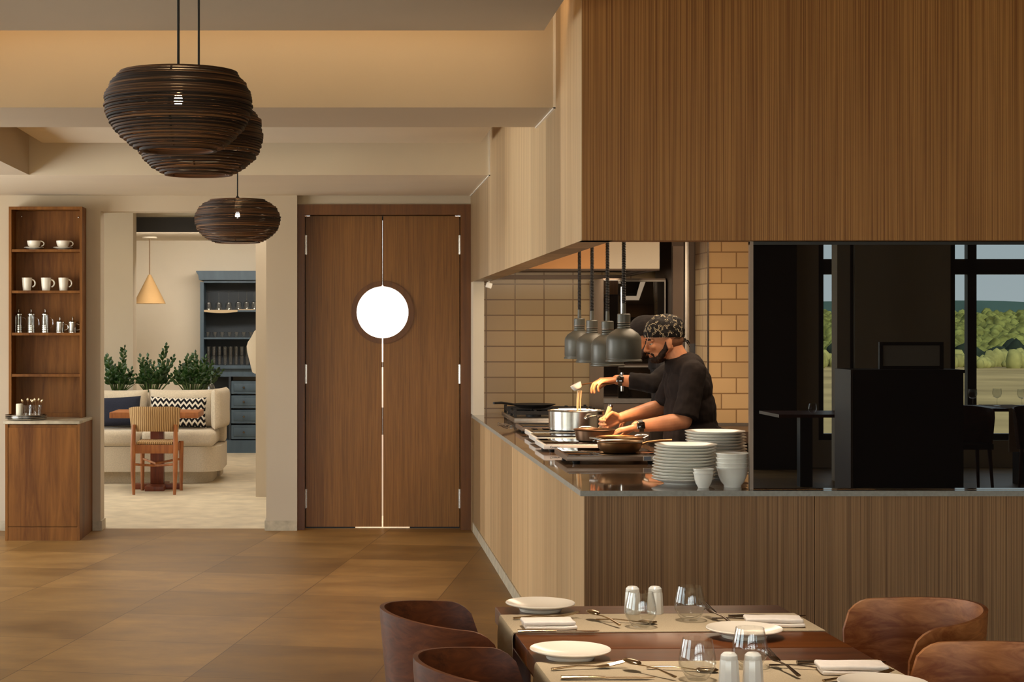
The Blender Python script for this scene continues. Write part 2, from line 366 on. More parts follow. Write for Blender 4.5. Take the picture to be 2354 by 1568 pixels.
# ------------------------------------------------------------------ the room shell
WF = 13.25          # face of the far wall
OP_L, OP_R = XX(231, WF), XX(612, WF)
PIER_R = XX(683, WF)
OP_T = ZZ(486, WF)
XC = 0.934          # face of the kitchen's side
YC = 6.97           # face of the kitchen's front
CT = 0.89           # worktop height
HB = 1.892          # underside of the bulkhead

struct('floor', box(-5.2, 8.2, -5.2, WF + 0.14, -0.1, 0), FLOOR_M)
struct('floor_adjoining', box(-5.2, 8.2, WF + 0.14, 22, -0.1, 0.0), FLOOR_2)
# far wall: left piece, lintel, pier
mb = MB(); mb.box(-5.2, OP_L, WF, WF + 0.2, 0, 3.2); mb.box(OP_L, OP_R, WF, WF + 0.2, OP_T, 3.2); mb.box(OP_R, PIER_R, WF, WF + 0.24, 0, 3.2)
mb.box(PIER_R, XC + 0.1, WF + 0.07, WF + 0.24, ZZ(472, WF + 0.07), 3.2)
struct('wall_far', mb, PLASTER)
mb = MB(); mb.box(OP_R - 0.006, PIER_R, WF - 0.014, WF, 0, ZZ(1197, WF)); mb.box(-1.95, OP_L + 0.012, WF - 0.012, WF, 0, 0.075); mb.box(OP_L, OP_L + 0.012, WF, WF + 0.2, 0, 0.075)
mb.box(OP_R - 0.012, OP_R, WF, WF + 0.24, 0, 0.075); mb.box(-5.2, -2.60, WF - 0.012, WF, 0, 0.075)
struct('baseboard_far', mb, STONE_TRIM)
# side, rear and outer walls with their window openings
def wall_with_holes(name, axis, pos, th, a0, a1, z0, z1, holes, mat):
    mb = MB(); cuts = sorted(holes); a = a0
    def bx(p, q, r, s):
        if q - p < 1e-4 or s - r < 1e-4: return
        if axis == 'x': mb.box(pos, pos + th, p, q, r, s)
        else: mb.box(p, q, pos, pos + th, r, s)
    for h0, h1, b0, b1 in cuts:
        bx(a, h0, z0, z1); bx(h0, h1, z0, b0); bx(h0, h1, b1, z1); a = h1
    bx(a, a1, z0, z1)
    return struct(name, mb, mat)
LEFTW = [(0.6, 3.4, 0.3, 2.5), (4.4, 7.2, 0.3, 2.5), (8.9, 11.9, 0.3, 2.5)]
REARW = [(-4.2, -1.4, 0.3, 2.9), (-1.0, 1.8, 0.3, 2.9), (2.2, 4.3, 0.3, 2.9), (5.2, 5.60, 0.3, 2.9), (6.66, 8.1, 0.3, 2.9)]
wall_with_holes('wall_left', 'x', -5.2, 0.2, -5.2, 22, 0, 3.2, LEFTW + [(14.6, 17.6, 0.5, 2.4)], PLASTER)
wall_with_holes('wall_rear', 'y', -5.4, 0.2, -5.2, 8.4, 0, 3.2, REARW, PLASTER)
struct('wall_right', box(8.2, 8.4, -5.4, 22, 0, 3.2), PLASTER)
struct('wall_adjoining_far', box(-5.2, 8.4, 21.92, 22.1, 0, 3.2), PLASTER_B)
k = 0
for axis, holes in (('x', LEFTW + [(14.6, 17.6, 0.5, 2.4)]), ('y', REARW)):
    for h0, h1, b0, b1 in holes:
        k += 1; mb = MB(); mid = (h0 + h1) / 2; t = 0.07
        rects = [(h0, h0 + t, b0, b1), (h1 - t, h1, b0, b1), (h0, h1, b0, b0 + t), (h0, h1, b1 - t, b1), (h0, h1, 2.14, 2.31)]
        if h1 - h0 > 2: rects.append((mid - t / 2, mid + t / 2, b0, b1))
        if 6.6 < h0 < 6.7: rects.append((6.87, 6.97, b0, b1))
        for p, q, r, s in rects:
            if axis == 'x': mb.box(-5.16, -5.06, p, q, r, s)
            else: mb.box(p, q, -5.36, -5.26, r, s)
        struct('window_%d' % k, mb, BLACKP)
struct('roof', box(-5.4, 8.6, -5.6, 22.2, 3.2, 3.35), PLASTER)
# ceilings
struct('ceiling', box(-5.2, 8.2, -5.2, WF + 0.1, 3.06, 3.12), PLASTER)
struct('ceiling_soffit', box(-5.2, XC + 0.02, 11.48, WF, 2.552, 3.06), PLASTER_B)  # brighter plaster stands in for light bounced up from the floor
struct('ceiling_beam', box(-5.2, XC, 7.85, 8.62, 2.537, 3.06), PLASTER)
struct('ceiling_beam_lengthwise', box(-2.62, -2.11, -2.0, 11.48, 2.553, 3.06), PLASTER)
struct('ceiling_raft', box(-1.99, 0.815, -1.0, 7.27, 2.785, 2.84), PLASTER)
struct('ceiling_raft_far', box(-1.99, 0.856, 8.9, 11.30, 2.745, 2.80), PLASTER_B)  # bounced light put into the colour here too, as on the soffit
struct('ceiling_adjoining', box(-5.2, 8.2, WF + 0.2, 19.6, 2.86, 2.92), PLASTER_B)
struct('ceiling_adjoining_low', box(-5.2, 8.2, 19.6, 21.92, 2.646, 2.92), PLASTER_B)
struct('trim_1', box(-5.0, 1.5, 19.55, 19.599, 2.625, 2.79), BLACKP)
mb = MB(); mb.box(XC - 0.012, XC - 0.002, 7.842, 7.8499, 2.53, 3.0); mb.box(XC - 0.012, XC - 0.002, 7.842, 8.62, 2.531, 2.5369); mb.box(XC - 0.012, XC - 0.002, 11.472, 11.4799, 2.546, 3.0); mb.box(XC - 0.012, XC - 0.002, 11.472, WF, 2.546, 2.5519)
struct('trim_2', mb, WHITEMETAL)
# kitchen shell
struct('wall_kitchen_front', box(XC, 8.2, YC, YC + 0.12, HB, 3.06), VENEER)
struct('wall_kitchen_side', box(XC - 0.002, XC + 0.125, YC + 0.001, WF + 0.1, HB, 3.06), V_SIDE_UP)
mb = MB(); mb.box(XC + 0.012, XX(1875, YC) - 0.0015, YC + 0.015, YC + 0.035, 0, CT - 0.02); mb.box(XX(1875, YC) + 0.0015, 8.2, YC + 0.015, YC + 0.035, 0, CT - 0.02)
struct('wall_kitchen_front_low', mb, VENEER_LOW)
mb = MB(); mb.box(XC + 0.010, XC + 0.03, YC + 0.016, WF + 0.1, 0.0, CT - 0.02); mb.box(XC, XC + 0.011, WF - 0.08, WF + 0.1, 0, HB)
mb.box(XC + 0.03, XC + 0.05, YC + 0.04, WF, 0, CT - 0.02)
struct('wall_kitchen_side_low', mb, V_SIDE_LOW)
struct('baseboard_kitchen', box(XC + 0.002, XC + 0.010, YC + 0.016, WF + 0.05, 0, 0.072), STONE_TRIM)
struct('trim_post', box(XX(1087, 13.1), XX(1112, 13.1), 13.06, 13.34, CT, HB), PLASTER_B)
struct('wall_kitchen_back', box(XC, 8.2, 13.35, 13.5, 0, 3.06), TILE_L)
struct('column_kitchen', box(XX(1628, 11.9), 3.6, 11.9, 12.34, 0, 2.7), TILE_R)
struct('trim_column_edge', box(XX(1628, 11.9) - 0.006, XX(1628, 11.9) + 0.004, 11.894, 11.905, 0.88, 2.7), STEEL)
struct('ceiling_kitchen', box(XC + 0.12, 8.2, YC + 0.12, 13.35, 2.66, 2.74), PLASTER)
struct('wall_kitchen_right', box(4.2, 4.3, 7.8, 13.35, 0, 2.7), PLASTER)
struct('floor_kitchen', box(XC + 0.05, 4.2, YC + 0.06, 13.35, 0, 0.005), GREYSTEEL_D)

# ---- double swing door
dY = 13.40
mb = MB(); fx0, fx1 = PIER_R, XC + 0.002
zt = ZZ(472, dY); lz = ZZ(497, dY)
lx0, lm, lx1 = XX(703, dY), XX(879.5, dY), XX(1056, dY)
mb.box(fx0, lx0 - 0.006, WF + 0.05, dY + 0.06, 0, zt); mb.box(lx1 + 0.006, fx1, WF + 0.05, dY + 0.06, 0, zt); mb.box(lx0 - 0.0059, lx1 + 0.0059, WF + 0.05, dY + 0.06, lz + 0.005, zt)
mb.box(lx0 - 0.0059, lx0 + 0.03, dY + 0.046, dY + 0.07, 0, lz); mb.box(lx1 - 0.03, lx1 + 0.0059, dY + 0.046, dY + 0.07, 0, lz); mb.box(lx0 + 0.03, lx1 - 0.03, dY + 0.046, dY + 0.07, lz - 0.03, lz + 0.005)
frame = struct('door_1', mb, OAK_FRAME)
pc = Vector((lm, 0, ZZ(718, dY))); pr = 0.200
def half(sgn, r, n=24):   # arc of a half disc, from top round the outer side to the bottom
    return [(pc.x + sgn * r * math.sin(PI * k / n), pc.z + r * math.cos(PI * k / n)) for k in range(n + 1)]
for sgn, xo in ((-1, lx0), (1, lx1)):
    g = 0.006
    lf = MB(); pts = [(lm + sgn * g, lz), (lm + sgn * g, pc.z + pr)] + half(sgn, pr)[1:-1] + [(lm + sgn * g, pc.z - pr), (lm + sgn * g, 0.012), (xo, 0.012), (xo, lz)]
    lf.prism(pts, dY, dY + 0.042)
    leaf = lf.obj('door_leaf', OAK_DOOR, frame, None); leaf['label'] = 'left leaf of the oak double door' if sgn < 0 else 'right leaf of the oak double door'
    ring = MB(); o, i = half(sgn, pr + 0.042), half(sgn, pr + 0.0)
    o = [(x if abs(x - lm) > g else lm + sgn * g, z) for x, z in o]; i = [(x if abs(x - lm) > g else lm + sgn * g, z) for x, z in i]
    n = len(o); vs = [(x, dY - 0.012, z) for x, z in o] + [(x, dY - 0.012, z) for x, z in i] + [(x, dY + 0.044, z) for x, z in o] + [(x, dY + 0.044, z) for x, z in i]
    fs = []
    for q in range(n - 1):
        fs += [(q, q + 1, n + q + 1, n + q), (q, 2 * n + q, 2 * n + q + 1, q + 1), (n + q, n + q + 1, 3 * n + q + 1, 3 * n + q), (2 * n + q, 3 * n + q, 3 * n + q + 1, 2 * n + q + 1)]
    fs += [(0, n, 3 * n, 2 * n), (n - 1, 3 * n - 1, 4 * n - 1, 2 * n - 1)]
    ring.faces(vs, fs); ring.obj('porthole_rim', OAK_FRAME, leaf, 30)
    pn = MB(); pn.prism([(lm + sgn * 0.002, pc.z + pr)] + half(sgn, pr - 0.001)[1:-1] + [(lm + sgn * 0.002, pc.z - pr)], dY + 0.018, dY + 0.024)
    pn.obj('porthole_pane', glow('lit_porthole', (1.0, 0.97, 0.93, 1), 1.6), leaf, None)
    for hy in (563, 860, 1146):
        h = MB(); hx = xo + sgn * 0.004
        h.tube([(hx, dY - 0.006, ZZ(hy + 22, dY)), (hx, dY - 0.006, ZZ(hy - 22, dY))], 0.009, 12)
        h.box(hx - 0.012, hx + 0.012, dY - 0.002, dY + 0.001, ZZ(hy + 22, dY), ZZ(hy - 22, dY)); h.obj('hinge', STEEL, leaf)
    b = MB(); b.box(lm + sgn * 0.0005, lm + sgn * 0.0059, dY + 0.012, dY + 0.03, pc.z + pr + 0.01, lz - 0.004)
    for za, zb_ in ((1.24, 1.28), (0.72, 0.93)): b.box(lm + sgn * 0.001, lm + sgn * 0.0059, dY + 0.012, dY + 0.03, za, zb_)
    b.box(xo, lm + sgn * 0.21, dY + 0.012, dY + 0.03, 0.001, 0.0119); b.obj('gap_blocker', CABLE, leaf)  # dark strips added to block light through the door gaps
# bright passage behind the door
mb = MB(); mb.box(-0.33, 1.2, 14.3, 14.4, 0, 2.7); mb.box(-0.34, -0.33, 13.5, 14.4, 0, 2.7); mb.box(1.2, 1.3, 13.5, 14.4, 0, 2.7); mb.box(-0.34, 1.3, 13.5, 14.4, 2.62, 2.7)
struct('wall_passage', mb, WHITEMETAL)
# passage end wall seen from the adjoining room
# ---- pillars and pieces of the adjoining room
struct('pillar_adjoining', box(XX(588, 15.9), -0.45, 15.9, 16.3, 0, 2.86), PLASTER)
struct('wall_adjoining_left', box(-5.2, XX(306, 19.2), 19.2, 19.5, 0, 2.86), PLASTER)
struct('wall_adjoining_right', box(-0.45, -0.35, 13.45, 21.92, 0, 2.86), PLASTER)
# the free pillar seen mirrored in the black glass
struct('pillar_dining', box(4.90, 5.03, -3.6, -3.4, 0, 3.06), PLASTER)
struct('wall_dining_short', box(4.4, 4.88, -5.2, -4.9, 0, 3.06), BLACKP)
# ---- black glass over the front counter
gY = YC + 0.06
t = thing('glass_partition', 'tall black mirror glass panel standing on the front counter', 'glass panel', (0, 0, 0))
box(XX(1730, gY), 8.0, gY, gY + 0.012, CT + 0.001, HB - 0.012).obj('pane', BLACKGLASS, t, None)
box(XX(1723, gY), XX(1731, gY), gY - 0.006, gY + 0.02, CT, HB).obj('edge_frame', GREYSTEEL, t, None)
box(XX(1723, gY), 8.0, gY - 0.004, gY + 0.02, HB - 0.014, HB - 0.001).obj('top_rail', BLACKP, t, None)

# ---- worktop
mb = MB(); x1, y1 = 1.66, 7.74
mb.prism([(XC - 0.004, YC), (8.1, YC), (8.1, y1), (x1, y1), (x1, 12.2), (XC - 0.004, 12.2)], CT - 0.02, CT, 'z')
wt = mb.obj('worktop', COUNTER_M, None, None); tag(wt, 'polished brown stone worktop running round the open kitchen', 'worktop')
mb = MB(); mb.box(XC - 0.007, 8.1, YC - 0.003, YC + 0.0005, CT - 0.022, CT - 0.0005); mb.box(XC - 0.007, XC - 0.0035, YC, WF - 0.1, CT - 0.022, CT - 0.0005)
mb.obj('worktop_edge', COUNTER_EDGE, wt, None)
mb = MB(); mb.box(XC - 0.004, 1.16, 12.2, WF + 0.06, CT - 0.02, CT); mb.obj('worktop_return', COUNTER_M, wt, None)
c = MB(); c.box(x1 - 0.02, x1, y1, 12.2, 0.0, CT - 0.021); c.box(x1 - 0.02, 4.2, y1 - 0.02, y1, 0.0, CT - 0.021)
struct('wall_counter_inner', c, GREYSTEEL_D)
# ------------------------------------------------------------------ crockery shelf and its cabinet
cY = 12.62
x0, x1, xs = XX(12, cY), XX(183, cY), XX(183, cY)
zt = ZZ(975, cY)
t = thing('cabinet', 'oak floor cabinet with one plain door and stone top at the left wall', 'cabinet', ((x0 + x1) / 2, cY, 0))
w = (x1 - x0) / 2; D = WF - cY - 0.001
mb = MB(); mb.box(-w, -w + 0.018, 0, D, 0, zt); mb.box(w - 0.018, w, 0, D, 0, zt); mb.box(-w + 0.018, w - 0.018, D - 0.01, D, 0, zt); mb.box(-w + 0.018, w - 0.018, 0.012, D - 0.01, zt - 0.03, zt - 0.005)
mb.obj('carcass', OAK, t, None)
box(-w + 0.02, w - 0.02, 0.003, 0.022, ZZ(1212, cY) + 0.003, ZZ(983, cY)).obj('door', OAK, t, None)
box(-w + 0.018, w - 0.018, 0.003, 0.022, 0.0, ZZ(1212, cY) - 0.001).obj('plinth', OAK, t, None)
box(-w - 0.014, w + 0.002, -0.012, D, zt, zt + 0.022, 0.003).obj('countertop', STONE_TRIM, t)
CTZ = zt + 0.022
sY = 13.05
sx0, sx1 = XX(20, sY), XX(189, sY)
stz = ZZ(475, sY)
t = thing('wall_shelf', 'tall narrow oak wall shelf of cups and pots above the floor cabinet', 'shelf', ((sx0 + sx1) / 2, sY, CTZ))
w = (sx1 - sx0) / 2; h = stz - CTZ; D = WF - sY - 0.001
mb = MB(); mb.box(-w, -w + 0.02, 0, D, 0, h); mb.box(w - 0.02, w, 0, D, 0, h); mb.box(-w + 0.02, w - 0.02, 0, D, h - 0.022, h); mb.obj('frame', OAK, t, None)
box(-w + 0.02, w - 0.02, D - 0.012, D, 0, h - 0.022).obj('back_panel', OAK, t, None)
box(-w + 0.02, w - 0.02, D - 0.03, D - 0.012, 0.0, 0.03).obj('back_rail', OAK, t, None)
SHELFZ = []
for py in (573, 668, 765, 860):
    z = ZZ(py, sY); SHELFZ.append(z)
    box(-w + 0.02, w - 0.02, 0.004, D - 0.012, z - 0.02 - CTZ, z - CTZ).obj('shelf_board', OAK, t, None)
for px, py in ((39, 494), (172, 496), (176, 934)):
    q = MB(); q.lathe([(0, 0), (0.006, 0), (0.006, 0.004), (0.003, 0.006), (0, 0.006)], 12, mat=Matrix.Translation((XX(px, sY) - (sx0 + sx1) / 2, D - 0.012, ZZ(py, sY) - CTZ)) @ Matrix.Rotation(R(90), 4, 'X')); q.obj('screw', STEEL, t)
sMid = sY + 0.085
def handle(pts, r, name, mat, par, flat=1.0):
    return MB().tube(pts, r, 8, flat=flat).obj(name, mat, par)
def arc(cx, cz, rx, rz, a0, a1, n=10, y=0.0):
    return [(cx + rx * math.cos(R(a0 + (a1 - a0) * i / n)), y, cz + rz * math.sin(R(a0 + (a1 - a0) * i / n))) for i in range(n + 1)]
# cups on saucers
def cup():
    t = thing('teacup', 'left white teacup on a saucer on the top shelf', 'cup')
    MB().lathe([(0, 0.003), (0.020, 0.003), (0.021, 0), (0.024, 0.0), (0.026, 0.006), (0.044, 0.022), (0.050, 0.045), (0.051, 0.058), (0.048, 0.058), (0.046, 0.045), (0.040, 0.022), (0.02, 0.009), (0, 0.009)], 36).obj('bowl', PORC, t)
    handle(arc(0.050, 0.036, 0.026, 0.019, 110, -75), 0.0045, 'handle', PORC, t)
    return t
def saucer():
    o = MB().lathe([(0, 0.003), (0.03, 0.003), (0.032, 0), (0.036, 0), (0.038, 0.004), (0.06, 0.010), (0.075, 0.016), (0.074, 0.0185), (0.058, 0.0135), (0.036, 0.008), (0, 0.008)], 40).obj('saucer', PORC)
    return tag(o, 'white saucer under the left teacup on the top shelf', 'saucer', 'saucers on the top shelf')
cz = SHELFZ[0]; xs_ = [XX(78, sMid), XX(145, sMid)]
a = saucer(); a.location = (xs_[0], sMid, cz + 0.0005)
b = dup(a, (xs_[1], sMid, cz + 0.0005), label='white saucer under the right teacup on the top shelf')
a = cup(); a['group'] = 'teacups on the top shelf'; a.location = (xs_[0], sMid, cz + 0.009)
dup(a, (xs_[1], sMid, cz + 0.009), label='right white teacup on a saucer on the top shelf')
# mugs
t = thing('mug', 'leftmost of three white mugs on the second shelf', 'mug', (XX(62, sMid), sMid, SHELFZ[1] + 0.0005), group='mugs on the second shelf')
MB().lathe([(0, 0.004), (0.024, 0.004), (0.026, 0), (0.030, 0.001), (0.034, 0.035), (0.0385, 0.098), (0.036, 0.098), (0.031, 0.035), (0.026, 0.008), (0, 0.008)], 36).obj('body', PORC, t)
handle(arc(0.036, 0.056, 0.026, 0.028, 90, -80), 0.0055, 'handle', PORC, t)
dup(t, (XX(106, sMid), sMid, SHELFZ[1] + 0.0005), label='middle one of three white mugs on the second shelf')
dup(t, (XX(146, sMid), sMid, SHELFZ[1] + 0.0005), label='rightmost of three white mugs on the second shelf')
# cafetieres: tall and short
def press(label, hh, rr, tall):
    t = thing('coffee_press' if tall else 'small_teapot', label, 'coffee press' if tall else 'teapot', group='tall coffee presses on the third shelf' if tall else 'small steel teapots on the third shelf')
    MB().lathe([(0, 0.003), (rr - 0.002, 0.003), (rr - 0.001, 0.006), (rr - 0.001, hh), (rr - 0.003, hh), (rr - 0.003, 0.008), (0, 0.008)], 28).obj('jug', CLEAR if tall else STEEL_B, t)
    m = MB(); m.lathe([(0, 0), (rr + 0.001, 0), (rr + 0.001, 0.006), (0, 0.006)], 28)
    if tall:
        for k in range(4): m.lathe([(rr, 0.006 + k * 0.014), (rr + 0.0015, 0.006 + k * 0.014), (rr + 0.0015, 0.012 + k * 0.014), (rr, 0.012 + k * 0.014)], 28, closed=True)
    for k in range(4):
        a = PI / 4 + k * PI / 2; m.tube([((rr + 0.001) * math.cos(a), (rr + 0.001) * math.sin(a), 0.0), ((rr + 0.001) * math.cos(a), (rr + 0.001) * math.sin(a), hh * (0.9 if tall else .5))], 0.002, 6)
    m.obj('cage', STEEL, t)
    MB().lathe([(rr + 0.002, hh - 0.002), (rr + 0.002, hh + 0.006), (rr * 0.8, hh + 0.014), (0.006, hh + 0.019), (0.003, hh + 0.023), (0.003, hh + 0.032), (0.007, hh + 0.036), (0.008, hh + 0.041), (0.005, hh + 0.046), (0, hh + 0.047)], 28).obj('lid', STEEL, t)
    handle([(rr, 0, hh * 0.86)] + arc(rr + 0.012, hh * 0.55, 0.020, hh * 0.28, 80, -80) + [(rr, 0, hh * 0.24)], 0.0042, 'handle', STEEL if not tall else CLEAR, t)
    if tall: MB().tube([(0, 0, 0.03), (0, 0, hh)], 0.002, 6).lathe([(0, 0.03), (rr - 0.004, 0.03), (rr - 0.004, 0.036), (0, 0.036)], 24).obj('plunger', STEEL, t)
    return t
cz = SHELFZ[2] + 0.0005
t = press('leftmost tall glass coffee press on the third shelf', 0.135, 0.026, True); t.location = (XX(43, sMid), sMid, cz)
dup(t, (XX(72, sMid), sMid, cz), label='second tall glass coffee press from the left on the third shelf')
dup(t, (XX(104, sMid), sMid, cz), label='third tall glass coffee press, beside the small steel teapots')
t = press('small steel teapot beside the tall coffee presses', 0.075, 0.031, False); t.location = (XX(138, sMid), sMid, cz)
dup(t, (XX(167, sMid), sMid, cz), label='rightmost small steel teapot at the shelf end')
# trays, candle, glasses of cutlery
tY = 12.82
for k in range(3):
    o = MB().lathe([(0, 0.002), (0.13, 0.002), (0.148, 0.004), (0.154, 0.012), (0.152, 0.0135), (0.145, 0.006), (0.13, 0.0045), (0, 0.0045)], 44).obj('tray', STEEL)
    tag(o, ['bottom silver tray of the three stacked on the cabinet', 'middle silver tray of the three stacked on the cabinet', 'top silver tray under the candle on the cabinet'][k], 'tray', 'silver trays on the cabinet')
    o.location = (XX(60, tY), tY, CTZ + 0.0005 + 0.0115 * k)
tz = CTZ + 0.0005 + 0.023 + 0.0046
t = thing('candle', 'thick cream pillar candle on the silver trays', 'candle', (XX(43, tY), tY + 0.03, tz))
MB().lathe([(0, 0), (0.025, 0), (0.026, 0.004), (0.026, 0.082), (0.023, 0.088), (0.018, 0.080), (0, 0.078)], 28).obj('wax', CANDLE, t); MB().tube([(0, 0, 0.077), (0.002, 0, 0.09)], 0.0012, 6).obj('wick', CABLE, t)
t = thing('water_glass', 'clear glass of upright cutlery beside the candle', 'glass', (XX(64, tY), tY, tz), group='cutlery glasses on the tray')
MB().lathe([(0, 0), (0.026, 0), (0.034, 0.078), (0.032, 0.078), (0.0245, 0.004), (0, 0.004)], 28).obj('tumbler', CLEAR, t)
u = dup(t, (XX(85, tY), tY + 0.01, tz), label='second glass of upright cutlery, further from the candle')
for k in range(7):
    g = 0 if k < 3 else 1; bx = (XX(64, tY), XX(85, tY))[g]; a = R(-22 + 44 * ((k if g == 0 else k - 3) / (2 if g == 0 else 3)))
    o = MB().tube([(0, 0, 0), (0, 0, 0.10)], [0.0022, 0.003], 8, flat=0.4).ell((0, 0, 0.112), (0.009, 0.003, 0.016), 12, 8).obj('teaspoon', CUTLERY)
    tag(o, 'teaspoon standing in the glass nearest the candle' if g == 0 else 'teaspoon standing in the glass further from the candle', 'spoon', 'spoons in the first glass' if g == 0 else 'spoons in the second glass')
    o.location = (bx + math.sin(a) * -0.008 * (1 if True else 0), tY + 0.005 * ((k % 2) * 2 - 1), tz + 0.006); o.rotation_euler = (0.05, a, 0)

# ------------------------------------------------------------------ corrugated card pendants
def pendant(label, loc, prof, cord_top, seed, dia):
    """prof: (height, radius) pairs from the bottom up, metres about the lamp's centre"""
    rnd = random.Random(seed)
    t = thing('pendant_lamp', label, 'pendant lamp', loc, group='corrugated card pendants')
    z0, z1 = prof[0][0], prof[-1][0]; n = int((z1 - z0) / 0.0085); dz = (z1 - z0) / n
    def rad(z):
        for (a, ra), (b, rb) in zip(prof, prof[1:]):
            if a <= z <= b:
                q = (z - a) / (b - a); return ra + (rb - ra) * q
        return prof[-1][1]
    # smooth the outline
    m = MB(); wz = []
    for i in range(n):
        z = z0 + dz * i; rr = (rad(z) + rad(z + dz * .5) + rad(z + dz)) / 3 + rnd.uniform(-0.0042, 0.0036)
        gap = rnd.choice((0.0005, 0.0008, 0.0016, 0.0026, 0.0036)); a = rnd.uniform(0, 6.28); el = rnd.uniform(0, 0.006)
        wdt = 0.012; c = (rnd.uniform(-.0014, .0014), rnd.uniform(-.0014, .0014), 0)
        if i == n - 1: wdt = rr - 0.02
        m.lathe([(rr - wdt, z + gap / 2), (rr, z + gap / 2), (rr, z + dz - gap / 2), (rr - wdt, z + dz - gap / 2)], 72, c, closed=True)
    for k in range(3):   # thin posts that hold the layers
        a = 0.5 + k * 2 * PI / 3
        m.tube([((rad(z0 + (z1 - z0) * q) - 0.014) * math.cos(a), (rad(z0 + (z1 - z0) * q) - 0.014) * math.sin(a), z0 + (z1 - z0) * q) for q in (0.02, .1, .2, .35, .5, .65, .8, .9, .98)], 0.004, 6)
    m.obj('shade', CARD, t, 25)
    zc = rad and 0.0
    MB().lathe([(0, zc - 0.004), (0.010, zc - 0.001), (0.014, zc + 0.010), (0.012, zc + 0.022), (0.010, zc + 0.036), (0, zc + 0.0365)], 20).obj('bulb', BULBM, t)
    MB().lathe([(0, zc + 0.036), (0.015, zc + 0.036), (0.015, zc + 0.075), (0.006, zc + 0.085), (0, zc + 0.085)], 16).obj('socket', BLACKPLASTIC, t)
    MB().tube([(0, 0, zc + 0.08), (0, 0, cord_top - loc[2])], 0.0042, 8).obj('cord', CABLE, t)
    MB().lathe([(0.0045, z1 - 0.006), (0.011, z1 - 0.004), (0.012, z1 + 0.012), (0.0045, z1 + 0.024)], 14).obj('cord_grip', BLACKPLASTIC, t)
    MB().lathe([(0, -0.006), (0.04, -0.006), (0.045, -0.004), (0.045, 0), (0, 0)], 24, c=(0, 0, cord_top - loc[2])).obj('ceiling_cap', BLACKPLASTIC, t)
    return t
def px_prof(rows, pyc, Y): return [((pyc - py) / FPX * Y, r / FPX * Y) for py, r in rows]
Ya = 5.6
LAMPS = []
pA = px_prof([(348, 86), (338, 104), (320, 128), (300, 148), (280, 160), (258, 168), (236, 171), (216, 168), (200, 160), (186, 149), (174, 138), (166, 132)], 240, Ya)
la = P(410, 240, Ya); pendant('largest card pendant, in front of the other two', la, pA, 2.785, 1, 0); LAMPS.append(la)
Yb = 6.5
pB = px_prof([(403, 70), (392, 96), (378, 116), (360, 132), (340, 142), (320, 147), (300, 148), (282, 145), (266, 136), (252, 122), (243, 108)], 318, Yb)
lb = P(457, 318, Yb); pendant('card pendant half hidden behind the largest one', lb, pB, 2.785, 2, 0); LAMPS.append(lb)
Yc = 10.6
pC = px_prof([(559, 50), (550, 68), (540, 82), (528, 92), (514, 97.5), (502, 99), (490, 97), (478, 90), (467, 76), (459, 60)], 500, Yc)
lc = P(546, 500, Yc); pendant('smallest and lowest card pendant, near the doorway', lc, pC, 2.745, 3, 0); LAMPS.append(lc)
# ------------------------------------------------------------------ extractor hood
hY = 11.9
t = thing('extractor_hood', 'wide white and orange coloured extractor hood over the kitchen stove', 'hood', (0, 0, 0))
hz = ZZ(618, hY); hx1 = XX(1516, hY); hm = XX(1398, hY); hx0 = XC + 0.128
box(hx0, hm, hY, hY + 0.03, hz, 2.655).obj('orange_panel', plain('orange_panel', srgb(214, 158, 100), 0.5, 0.1, var=0.06, nsc=2), t, None)  # front in two tones, orange on the left and pale on the right
box(hm, hx1, hY - 0.004, hY + 0.03, hz, 2.655).obj('white_panel', PLASTER_B, t, None)
mb = MB(); mb.box(hx1 - 0.03, hx1, hY + 0.03, 13.30, hz, 2.655); mb.box(hx0, hx1 - 0.03, hY + 0.03, 13.3, hz + 0.02, hz + 0.04); mb.obj('side_panel', GREYSTEEL_D, t, None)
mb = MB(); mb.box(hx0, hx1, hY, hY + 0.02, hz - 0.012, hz - 0.0005); mb.box(hx1 - 0.02, hx1, hY + 0.021, 13.3, hz - 0.012, hz - 0.0005); mb.box(hx0, hx1 - 0.021, 13.27, 13.3, hz - 0.03, hz - 0.0005); mb.obj('rim', GREYSTEEL_D, t, None)
